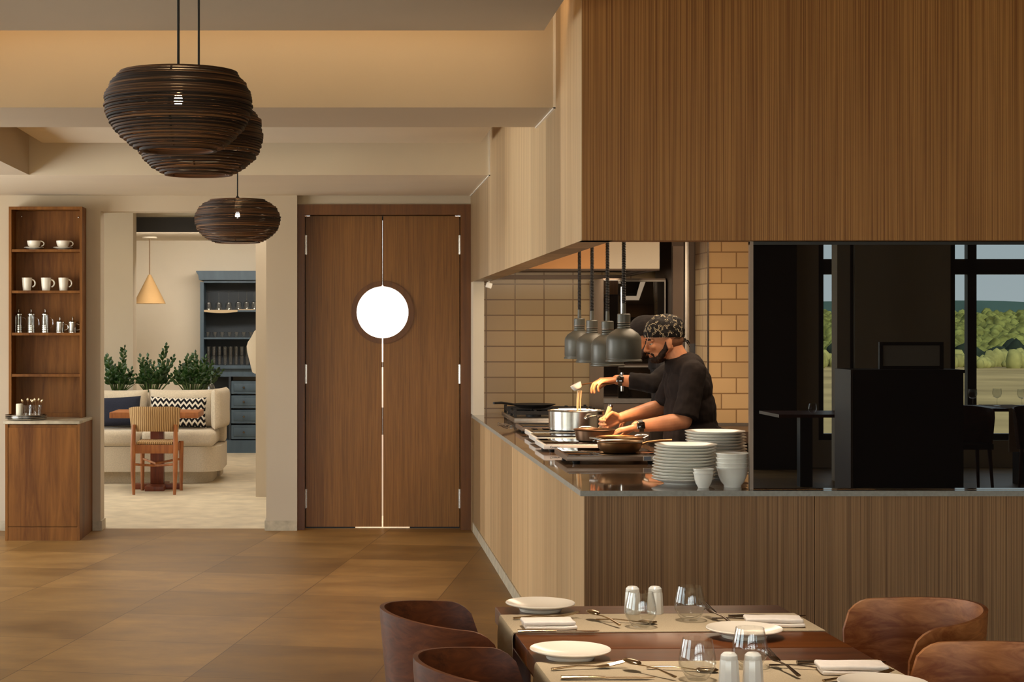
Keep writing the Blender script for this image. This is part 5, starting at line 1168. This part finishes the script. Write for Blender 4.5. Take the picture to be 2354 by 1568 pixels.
# tumblers
gl = MB().lathe([(0, 0.0), (0.021, 0.0), (0.030, 0.012), (0.0405, 0.030), (0.0420, 0.038), (0.040, 0.056), (0.0325, 0.092), (0.0312, 0.092), (0.0388, 0.055), (0.0405, 0.038), (0.039, 0.031), (0.0285, 0.0165), (0.018, 0.010), (0, 0.009)], 40).mesh('tumbler', 50); gl.materials.append(CLEAR)
for px, py, lab, h in ((1473, 1441, 'clear tumbler standing before the salt and pepper of the farther table', RH), (1586, 1426, 'clear tumbler right of the salt and pepper on the farther table', RH), (1603, 1562, 'clear tumbler left of the shakers on the nearer table', RH), (1724, 1534, 'clear tumbler behind the shakers of the nearer table', RH)):
    o = link(bpy.data.objects.new('tumbler', gl)); o.location = onT(px, py, h); tag(o, lab, 'glass', 'clear tumblers on the dining tables')
# shakers
t = thing('shaker', 'left white ribbed shaker on the farther table', 'shaker', onT(1454, 1410, RH), group='white salt and pepper shakers')
m = MB(); n = 10
prof = [(0.0, 0.0), (0.0215, 0.0), (0.0225, 0.004), (0.0195, 0.056), (0.0185, 0.060)]
def ribbed(prof, n):
    rings = []
    for r, z in prof:
        if r < 1e-6: rings.append([m.bm.verts.new((0, 0, z))]); continue
        rings.append([m.bm.verts.new((r * (1 + (0.03 if k % 2 else -0.012)) * math.cos(PI * k / n), r * (1 + (0.03 if k % 2 else -0.012)) * math.sin(PI * k / n), z)) for k in range(2 * n)])
    for a, b in zip(rings, rings[1:]):
        for k in range(2 * n):
            k2 = (k + 1) % (2 * n); m.bm.faces.new((a[0], b[k2], b[k]) if len(a) == 1 else (a[k], a[k2], b[k2], b[k]))
ribbed(prof, n); m.obj('body', PORC, t, 20)
MB().lathe([(0.0185, 0.0595), (0.0192, 0.061), (0.0180, 0.069), (0.0125, 0.0745), (0, 0.0755), (0, 0.0595)], 28).obj('cap', PORC, t)
dup(t, onT(1506, 1410, RH), label='right white ribbed shaker on the farther table'); dup(t, onT(1676, 1578, RH), label='left white ribbed shaker on the nearer table'); dup(t, onT(1731, 1578, RH), label='right white ribbed shaker on the nearer table')
# folded napkins
def napkin(label, px, py, w, d, rz, h):
    t = thing('napkin', label, 'napkin', onT(px, py, h), rz, 'folded cream napkins')
    def fold(z, th, x0, x1, y0, y1, sd):
        m = MB(); m.box(x0, x1, y0, y1, z, z + th, 0.0045, 4)
        bmesh.ops.subdivide_edges(m.bm, edges=m.bm.edges[:], cuts=3, use_grid_fill=True)
        for v in m.bm.verts:
            q = mnoise.noise(Vector((v.co.x * 22 + sd, v.co.y * 22, v.co.z * 30))); v.co.z = max(0.0004, v.co.z + 0.0022 * q); v.co.y += 0.002 * q
        return m
    fold(0.0006, 0.010, -w / 2 + 0.004, w / 2 - 0.002, -d / 2, d / 2, 1).obj('lower_fold', NAPKIN_M, t, 60)
    fold(0.0108, 0.011, -w / 2, w / 2 - 0.006, -d / 2 + 0.004, d / 2 - 0.003, 5).obj('upper_fold', NAPKIN_M, t, 60)
napkin('folded cream napkin beside the left plate of the farther table', 1262, 1443, 0.142, 0.085, R(3), RH)
napkin('folded cream napkin at the right end of the farther runner', 1780, 1437, 0.155, 0.080, R(-6), RH)
napkin('folded cream napkin at the right end of the nearer runner', 1960, 1546, 0.160, 0.085, R(-4), RH)
# cutlery
def spoon_mesh():
    m = MB(); m.tube([(0, 0, 0.004), (0.05, 0, 0.008), (0.09, 0, 0.006), (0.115, 0, 0.003)], [0.0055, 0.0038, 0.003, 0.004], 10, flat=0.45, up=(0, 0, 1)); m.ell((0.137, 0, 0.0052), (0.026, 0.0165, 0.0050), 20, 10)
    return m.mesh('spoon', 50)
def fork_mesh():
    m = MB(); m.tube([(0, 0, 0.003), (0.06, 0, 0.008), (0.11, 0, 0.005)], [0.006, 0.004, 0.0036], 10, flat=0.45, up=(0, 0, 1)); m.tube([(0.106, 0, 0.005), (0.120, 0, 0.004), (0.140, 0, 0.006)], [0.004, 0.0105, 0.0115], 10, flat=0.25, up=(0, 0, 1))
    for k in range(4): m.tube([(0.138, -0.0084 + 0.0056 * k, 0.006), (0.165, -0.0084 + 0.0056 * k, 0.011), (0.185, -0.0078 + 0.0052 * k, 0.016)], [0.0019, 0.0017, 0.001], 6)
    return m.mesh('fork', 50)
def knife_mesh():
    m = MB(); m.tube([(0, 0, 0.0045), (0.05, 0, 0.0055), (0.10, 0, 0.0045)], [0.0075, 0.0065, 0.005], 10, flat=0.6, up=(0, 0, 1))
    m.prism([(0.098, -0.006), (0.15, -0.008), (0.195, -0.007), (0.212, 0.002), (0.19, 0.006), (0.098, 0.006)], 0.0032, 0.0050, 'z'); return m.mesh('knife', 50)
sm_, fm_, km_ = spoon_mesh(), fork_mesh(), knife_mesh()
def cutl(me, name, label, px, py, rz, mat, h=RH, tilt=0.0, grp=None, ly=0.0):
    me2 = me if not me.materials else me
    o = link(bpy.data.objects.new(name, me2)); 
    if not me2.materials: me2.materials.append(mat)
    o.location = onT(px, py, h + 0.0008); o.rotation_euler = (0, -tilt, rz); tag(o, label, name, grp); return o
sm2, fm2, km2 = sm_.copy(), fm_.copy(), km_.copy(); sm2.materials.append(PEWTER); fm2.materials.append(PEWTER); km2.materials.append(PEWTER)
for q in (sm_, fm_, km_): q.materials.append(CUTLERY)
cutl(fm_, 'fork', 'fork lying beyond the left napkin of the farther table', 1180, 1424, R(10), CUTLERY, grp='forks on the dining tables')
cutl(km_, 'knife', 'knife lying before the left napkin of the farther table', 1190, 1455, R(1), CUTLERY, grp='knives on the dining tables')
cutl(sm_, 'spoon', 'spoon lying flat beside the front tumbler of the farther table', 1370, 1428, R(-16), CUTLERY, grp='spoons on the dining tables')
o = cutl(sm_, 'spoon', 'spoon resting across another spoon on the farther table', 1424, 1440, R(112), CUTLERY, h=RH + 0.004, tilt=R(5), grp='spoons on the dining tables')
cutl(sm2, 'spoon', 'dark spoon under the fork right of the tumblers, farther table', 1637, 1425, R(-16), PEWTER, grp='spoons on the dining tables')
cutl(fm2, 'fork', 'dark fork with upright tines right of the tumblers, farther table', 1684, 1437, R(103), PEWTER, h=RH + 0.004, tilt=R(5), grp='forks on the dining tables')
cutl(km2, 'knife', 'knife beyond the right napkin of the farther table', 1675, 1420, R(2), PEWTER, grp='knives on the dining tables')
cutl(fm_, 'fork', 'fork lying beyond the left end of the nearer runner', 1268, 1541, R(12), CUTLERY, grp='forks on the dining tables')
cutl(km_, 'knife', 'knife lying along the bottom edge of the picture on the nearer runner', 1290, 1562, R(1), CUTLERY, grp='knives on the dining tables')
cutl(sm_, 'spoon', 'spoon lying flat left of the tumbler on the nearer table', 1487, 1537, R(-16), CUTLERY, grp='spoons on the dining tables')
cutl(sm_, 'spoon', 'spoon resting across another spoon on the nearer table', 1552, 1560, R(125), CUTLERY, h=RH + 0.004, tilt=R(5), grp='spoons on the dining tables')
cutl(sm2, 'spoon', 'dark spoon under the fork right of the shakers, nearer table', 1768, 1533, R(-18), PEWTER, grp='spoons on the dining tables')
cutl(fm2, 'fork', 'dark fork with upright tines right of the shakers, nearer table', 1836, 1556, R(100), PEWTER, h=RH + 0.004, tilt=R(5), grp='forks on the dining tables')
cutl(km2, 'knife', 'knife beyond the right napkin of the nearer table', 1832, 1527, R(2), PEWTER, grp='knives on the dining tables')
cutl(fm_, 'fork', 'fork lying before the right napkin of the nearer table', 1893, 1568, R(20), CUTLERY, grp='forks on the dining tables')

# ------------------------------------------------------------------ bent plywood tub chairs
def tub_chair(label, loc, rotz, mat, grp, first=None):
    """the back is towards -x of the chair"""
    if first is not None: return dup(first, loc, rotz, label=label)
    t = thing('tub_chair', label, 'chair', loc, rotz, grp)
    Rr = 0.25; n = 48; rows = 14; th = 0.012; straight = 0.04; zlow = 0.40
    tot = PI * Rr + 2 * straight; O_, I_ = [], []
    def plan(q, off, sc):
        r = (Rr - off) * sc; s = q * tot
        if s < straight: return Vector((straight - s, r)), Vector((0, 1))
        if s > tot - straight: return Vector((s - (tot - straight), -r)), Vector((0, -1))
        a = PI / 2 + (s - straight) / Rr; return Vector((r * math.cos(a), r * math.sin(a))), None
    # a tall back that leans out, arms with rounded front corners
    for j in range(rows + 1):
        v = j / rows; o_, i_ = [], []
        for i in range(n + 1):
            q = i / n; s = q * tot; edge = min(s, tot - s)
            ztop = 0.777 + 0.024 * max(0.0, math.sin(PI * min(max((s - straight) / (PI * Rr), 0), 1))) ** 1.5
            rc = 0.085
            if edge < rc: ztop -= rc - math.sqrt(max(0.0, rc * rc - (rc - edge) ** 2))
            z = zlow + (ztop - zlow) * v; sc = 0.84 + 0.16 * min(1.0, (z - zlow) / (0.78 - zlow)) ** 0.8
            a, _ = plan(q, 0, sc); b, _ = plan(q, th, sc)
            o_.append(m_v(a, z)); i_.append(m_v(b, z))
        O_.append(o_); I_.append(i_)
    m = MB(); vo = [[m.bm.verts.new(p) for p in r] for r in O_]; vi = [[m.bm.verts.new(p) for p in r] for r in I_]
    for j in range(rows):
        for i in range(n):
            m.bm.faces.new((vo[j][i], vo[j][i + 1], vo[j + 1][i + 1], vo[j + 1][i])); m.bm.faces.new((vi[j][i], vi[j + 1][i], vi[j + 1][i + 1], vi[j][i + 1]))
    for i in range(n):
        m.bm.faces.new((vo[0][i], vi[0][i], vi[0][i + 1], vo[0][i + 1])); m.bm.faces.new((vo[rows][i], vo[rows][i + 1], vi[rows][i + 1], vi[rows][i]))
    for j in range(rows):
        m.bm.faces.new((vo[j][0], vo[j + 1][0], vi[j + 1][0], vi[j][0])); m.bm.faces.new((vo[j][n], vi[j][n], vi[j + 1][n], vo[j + 1][n]))
    m.obj('shell', mat, t, 50)
    MB().prism([(0.10 + 0.0, 0.19), (0.0, 0.195)] + [(0.195 * math.cos(PI / 2 + PI * k / 16), 0.195 * math.sin(PI / 2 + PI * k / 16)) for k in range(1, 16)] + [(0.0, -0.195), (0.10, -0.19), (0.20, -0.17), (0.22, 0.0), (0.20, 0.17)], 0.405, 0.455, 'z').obj('seat', BLACKCLOTH, t)
    for lx, ly in ((0.15, 0.15), (0.15, -0.15), (-0.12, 0.13), (-0.12, -0.13)):
        MB().tube([(lx * 1.15, ly * 1.15, 0), (lx, ly, 0.404)], [0.013, 0.019], 12).obj('leg', mat, t)
    MB().lathe([(0, 0), (0.005, 0), (0.004, 0.003), (0, 0.004)], 12, mat=Matrix.Translation((-0.03, -0.2405, 0.66)) @ Matrix.Rotation(R(90), 4, 'X')).obj('screw', STEEL, t)
    return t
def m_v(a, z): return (a.x, a.y, z)
cl = tub_chair('dark walnut tub chair at the left of the farther table', (0.332, 4.62, 0), R(3), WALNUT, 'dark tub chairs left of the tables')
tub_chair('dark walnut tub chair at the left of the nearer table', (0.394, 3.915, 0), R(4), WALNUT, 'dark tub chairs left of the tables', cl)
cr = tub_chair('walnut tub chair at the right of the farther table, with light put into its colour', (1.448, 4.665, 0), R(184), WALNUT_LIT, 'lit toned tub chairs right of the tables')
tub_chair('walnut tub chair at the bottom right corner, by the nearer table', (1.41, 3.985, 0), R(182), WALNUT_LIT, 'lit toned tub chairs right of the tables', cr)
# ------------------------------------------------------------------ valley beyond the rear windows, mirrored in the black glass
def grid(name, x0, x1, y0, y1, nx, ny, fz, mat):
    m = MB(); V = [[m.bm.verts.new((x0 + (x1 - x0) * i / nx, y0 + (y1 - y0) * j / ny, fz(x0 + (x1 - x0) * i / nx, y0 + (y1 - y0) * j / ny))) for i in range(nx + 1)] for j in range(ny + 1)]
    for j in range(ny):
        for i in range(nx): m.bm.faces.new((V[j][i], V[j][i + 1], V[j + 1][i + 1], V[j + 1][i]))
    o = m.obj(name, mat, None, 60); o['kind'] = 'structure'; return o
FIELD = plain('field_grass', srgb(168, 150, 104), 0.95, spec=0.05, var=0.3, nsc=0.05)
TREEM = plain('tree_green', srgb(116, 122, 66), 0.9, spec=0.05, var=0.6, nsc=0.3)
BUSHM = plain('bush_green', srgb(150, 150, 92), 0.9, spec=0.05, var=0.3, nsc=0.4)
RIDGEM = plain('ridge_green', srgb(62, 84, 80), 0.95, spec=0.0, var=0.25, nsc=0.02)
def hz(x, y):
    if y > -440: return -7.5
    return -7.5 + min(1, (-440 - y) / 270) * 12 + 1.2 * mnoise.noise(Vector((x * .012, y * .012, 0)))
grid('ground', -300, 700, -760, -5.7, 60, 60, hz, FIELD)
grid('hill', -900, 1800, -1240, -1100, 160, 4, lambda x, y: (-60 if y > -1130 else 20 + 4 * mnoise.noise(Vector((x * .006, 0, 0))) + 2.6 * mnoise.noise(Vector((x * .07, 3, 0)))), RIDGEM)
def blobs(name, label, cat, n, box_, r0, r1, mat, seed):
    rnd = random.Random(seed); tv = []
    for k in range(5):
        bm = bmesh.new(); bmesh.ops.create_icosphere(bm, subdivisions=2, radius=1)
        tv.append(([v.co * (1 + 0.28 * mnoise.noise(v.co * 2.2 + Vector((k * 7, 0, 0)))) for v in bm.verts], [[v.index for v in f.verts] for f in bm.faces])); bm.free()
    V, F = [], []
    for k in range(n):
        x = rnd.uniform(box_[0], box_[1]); y = rnd.uniform(box_[2], box_[3]); r = rnd.uniform(r0, r1); hgt = r * rnd.uniform(.9, 1.6); z = hz(x, y) + hgt * .6
        vs, fs = rnd.choice(tv); o = len(V); a = rnd.uniform(0, 6.28); c, s_ = math.cos(a) * r, math.sin(a) * r
        V += [(x + v.x * c - v.y * s_, y + v.x * s_ + v.y * c, z + v.z * hgt) for v in vs]; F += [[q + o for q in f] for f in fs]
    me = bpy.data.meshes.new(name); me.from_pydata(V, [], F); me.materials.append(mat); me.polygons.foreach_set('use_smooth', [True] * len(me.polygons))
    o = link(bpy.data.objects.new(name, me)); tag(o, label, cat, None, 'stuff')
blobs('forest', 'sunlit woodland on the hillside, mirrored in the black glass', 'woodland', 8000, (90, 330, -720, -432), 1.0, 2.4, TREEM, 4)
blobs('dark_woodland', 'dark trees along the lower edge of the hill, mirrored in the glass', 'woodland', 500, (60, 300, -424, -418), 1.4, 2.6, plain('dark_tree_green', srgb(44, 56, 46), 0.9, spec=0.05, var=0.4, nsc=0.3), 6)
blobs('shrubbery', 'pale bushes at the foot of the wooded hill, mirrored in the glass', 'bushes', 420, (60, 260, -410, -380), 0.9, 1.9, BUSHM, 5)
# furniture of the dining room that the glass mirrors
MIR = 2 * gY
def MP(px, py, yb): return Vector((XX(px, MIR - yb), yb, ZZ(py, MIR - yb)))
yb = -1.6
a, b = MP(1962, 850, yb), MP(2215, 850, yb)
t = thing('service_station', 'dark service cabinet mirrored in the black glass', 'cabinet', ((a.x + b.x) / 2, yb, 0)); w = (b.x - a.x) / 2
box(-w, w, -0.5, 0, 0, a.z - 0.03).obj('body', BLACKP, t, None); box(-w - 0.01, w + 0.01, -0.51, 0.01, a.z - 0.0299, a.z).obj('top', BLACKP, t, None); box(-w - 0.03, -w - 0.011, -0.5, 0.02, 0, a.z).obj('side_panel', plain('station_side', srgb(120, 104, 92), .5), t, None)
sa, sb = MP(2036, 787, yb), MP(2185, 887, yb)
t = thing('display_board', 'framed display board above the service cabinet, mirrored in the glass', 'board', ((sa.x + sb.x) / 2, yb - 0.2, a.z + 0.0005)); w = (sb.x - sa.x) / 2
h = sa.z - a.z
mb = MB(); mb.box(-w, w, -0.02, 0.02, h - 0.03, h); mb.box(-w, -w + 0.03, -0.02, 0.02, 0, h - 0.031); mb.box(w - 0.03, w, -0.02, 0.02, 0, h - 0.031); mb.box(-w + 0.031, w - 0.031, -0.02, 0.02, 0, 0.03); mb.obj('frame', BLACKP, t, None); box(-w + 0.031, w - 0.031, -0.01, 0.005, 0.031, h - 0.031).obj('panel', PLASTER_B, t, None)
ty = -3.2; c0 = MP(2330, 935, ty)
t = thing('dining_table', 'laid table with a pale cloth before the windows, mirrored in the black glass', 'table', (c0.x + 0.1, ty, 0))
zt = c0.z; box(-0.62, 0.75, -0.4, 0.4, zt - 0.03, zt).obj('tabletop', MAHOG, t, None); box(-0.08, 0.08, -0.08, 0.08, 0, zt - 0.0301).obj('pedestal', BLACKP, t, None)
box(-0.3, 0.05, -0.41, 0.41, zt + 0.0005, zt + 0.003).obj('cloth', NAPKIN_M, t, None); box(-0.3, 0.05, 0.402, 0.408, zt - 0.42, zt + 0.003).obj('cloth_drop', NAPKIN_M, t, None)
for k, (px, dy) in enumerate(((2236, 0.1), (2292, -0.05), (2349, 0.12))):
    p = MP(px, 900, ty + dy); o = link(bpy.data.objects.new('wine_glass', wg)); o.rotation_euler = (PI, 0, 0); o.location = (p.x, ty + dy, zt + 0.0035 + 0.1745); o.scale = (1.1, 1.1, 1.0)
    tag(o, ['left', 'middle', 'right'][k] + ' wine glass on the mirrored window table', 'glass', 'wine glasses on the mirrored table')
for k, (px, dy, rz) in enumerate(((2225, 0.78, R(-90)), (2392, 0.80, R(-80)))):
    p = MP(px, 900, ty + dy); dup(cl, (p.x, ty + dy, 0), R(90), label=['left', 'right'][k] + ' dark tub chair at the mirrored window table', group='mirrored tub chairs')
ty = -2.9; c0 = MP(1850, 1005, ty)
t = thing('dining_table', 'dim laid table mirrored at the left of the black glass', 'table', (c0.x, ty, 0)); zt = 0.72
box(-0.35, 0.4, -0.4, 0.4, zt - 0.03, zt).obj('tabletop', MAHOG, t, None); box(-0.06, 0.06, -0.06, 0.06, 0, zt - 0.0301).obj('pedestal', BLACKP, t, None)
o = link(bpy.data.objects.new('tumbler', gl)); o.location = (MP(1868, 1000, ty + .1).x, ty + 0.1, zt + 0.0005); tag(o, 'tumbler on the dim mirrored table', 'glass')
# ------------------------------------------------------------------ daylight, lamps, camera
def area(name, loc, rot, sx, sy, e, c, portal=False, spread=180):
    l = bpy.data.lights.new(name, 'AREA'); l.shape = 'RECTANGLE'; l.size = sx; l.size_y = sy; l.energy = e; l.color = c; l.spread = R(spread)
    if portal: l.cycles.is_portal = True
    o = bpy.data.objects.new(name, l); COL.objects.link(o); o.location = loc; o.rotation_euler = rot; return o
def spot(name, loc, rot, e, c, ang=80, blend=0.6, r=0.03):
    l = bpy.data.lights.new(name, 'SPOT'); l.energy = e; l.color = c; l.spot_size = R(ang); l.spot_blend = blend; l.shadow_soft_size = r
    o = bpy.data.objects.new(name, l); COL.objects.link(o); o.location = loc; o.rotation_euler = rot; return o
def point(name, loc, e, c, r=0.03):
    l = bpy.data.lights.new(name, 'POINT'); l.energy = e; l.color = c; l.shadow_soft_size = r
    o = bpy.data.objects.new(name, l); COL.objects.link(o); o.location = loc; return o
DAY = (1.0, 0.96, 0.90); WARM = (1.0, 0.66, 0.36); COVE = (1.0, 0.62, 0.28)
for (h0, h1, b0, b1), e in zip(LEFTW, (15, 50, 200)):
    area('daylight_left', (-5.22, (h0 + h1) / 2, (b0 + b1) / 2), (0, R(-90), 0), b1 - b0, h1 - h0, e, DAY)
for (h0, h1, b0, b1), e in zip(REARW[:3], (74, 74, 50)):
    area('daylight_rear', ((h0 + h1) / 2, -5.42, (b0 + b1) / 2), (R(90), 0, 0), h1 - h0, b1 - b0, e, DAY)
for h0, h1, b0, b1 in REARW[3:]:
    area('daylight_portal', ((h0 + h1) / 2, -5.41, (b0 + b1) / 2), (R(90), 0, 0), h1 - h0, b1 - b0, 1, DAY, True)
# adjoining room: its window on the left, then two added fills without fixtures
area('daylight_adjoining', (-5.22, 16.1, 1.45), (0, R(-90), 0), 1.9, 3.0, 60, (1.0, 0.95, 0.87))
area('adjoining_fill_top', (-1.6, 16.2, 2.84), (0, 0, 0), 2.0, 2.4, 50, (1.0, 0.94, 0.84))
area('adjoining_fill_back', (-1.4, 20.0, 2.63), (R(30), 0, 0), 2.6, 0.5, 90, (1.0, 0.92, 0.80))
# passage behind the swing door
area('passage_light', (0.2, 13.95, 2.58), (0, 0, 0), 1.6, 0.5, 90, (1, 0.96, 0.92))
# hidden cove strips along the ceiling rafts
area('cove_light', (-0.6, 7.36, 2.88), (R(125), 0, 0), 2.9, 0.03, 5.5, COVE)
area('cove_light_side', (0.86, 4.5, 2.88), (0, R(125), 0), 0.03, 5.0, 5, COVE)
area('cove_light_left', (-2.03, 8.6, 2.88), (0, R(-125), 0), 0.03, 5.0, 5, COVE)
area('cove_light_far', (0.885, 10.1, 2.88), (0, R(125), 0), 0.03, 2.3, 1.5, COVE)
# kitchen
area('kitchen_ceiling_light', (2.0, 9.6, 2.64), (0, 0, 0), 1.2, 2.6, 63, (1.0, 0.76, 0.52))
area('tile_fill', (1.5, 12.6, 1.925), (R(18), 0, 0), 0.9, 0.25, 4, (1.0, 0.78, 0.54))  # fill added below the hood to brighten the tiled wall
spot('kitchen_spot', (1.95, 10.4, 2.6), (R(35), 0, 0), 60, (1.0, 0.84, 0.66), 60)
for lx, ly, lz_ in HEAT:
    spot('heat_lamp_light', (lx, ly, lz_ + 0.012), (0, 0, 0), 17, (1.0, 0.60, 0.32), 110, 0.5, 0.03)
# sun over the roof, lighting the valley only
s = bpy.data.lights.new('sun', 'SUN'); s.energy = 22; s.angle = R(0.6); s.color = (1, 0.93, 0.8)
so = bpy.data.objects.new('sun', s); COL.objects.link(so); so.rotation_euler = (R(-56), R(20), 0)
w = bpy.data.worlds.new('sky'); SC.world = w; w.use_nodes = True; nt = w.node_tree
bg = nt.nodes['Background']; tc = nt.nodes.new('ShaderNodeTexCoord'); sp = nt.nodes.new('ShaderNodeSeparateXYZ'); nt.links.new(tc.outputs['Generated'], sp.inputs[0])
r = ramp(nt, [(0.0, (0.55, 0.66, 0.68)), (0.10, (0.48, 0.62, 0.66)), (0.25, (0.66, 0.76, 0.78)), (1.0, (0.45, 0.6, 0.72))]); nt.links.new(sp.outputs[2], r.inputs[0])
nt.links.new(r.outputs[0], bg.inputs[0]); bg.inputs[1].default_value = 6.2

cam = bpy.data.cameras.new('camera'); co = bpy.data.objects.new('camera', cam); COL.objects.link(co)
cam.sensor_width = 36.0; cam.sensor_fit = 'HORIZONTAL'; cam.lens = FPX / 2354 * 36
cam.shift_x = (1177 - PX0) / 2354; cam.shift_y = -(784 - PY0) / 2354
co.location = (0, 0, EYE); co.rotation_euler = (R(90), 0, 0); cam.clip_start = 0.05; cam.clip_end = 2000
SC.camera = co
v = SC.view_settings; v.view_transform = 'Standard'; v.look = 'None'; v.gamma = 1.0; v.exposure = 0.0; v.use_curve_mapping = False
c = SC.cycles
c.use_denoising = True; c.max_bounces = 8; c.diffuse_bounces = 4; c.glossy_bounces = 4; c.transmission_bounces = 8; c.transparent_max_bounces = 8
c.caustics_reflective = False; c.caustics_refractive = False; c.sample_clamp_indirect = 4.0; c.blur_glossy = 0.5

for x, y in ((0.7, 4.62), (0.75, 3.9)):
    spot('table_fill', (x, y, 2.77), (0, 0, 0), 120, (1.0, 0.88, 0.74), 50, 0.8, 0.06)  # fill added above the tables to brighten them, no fixture there
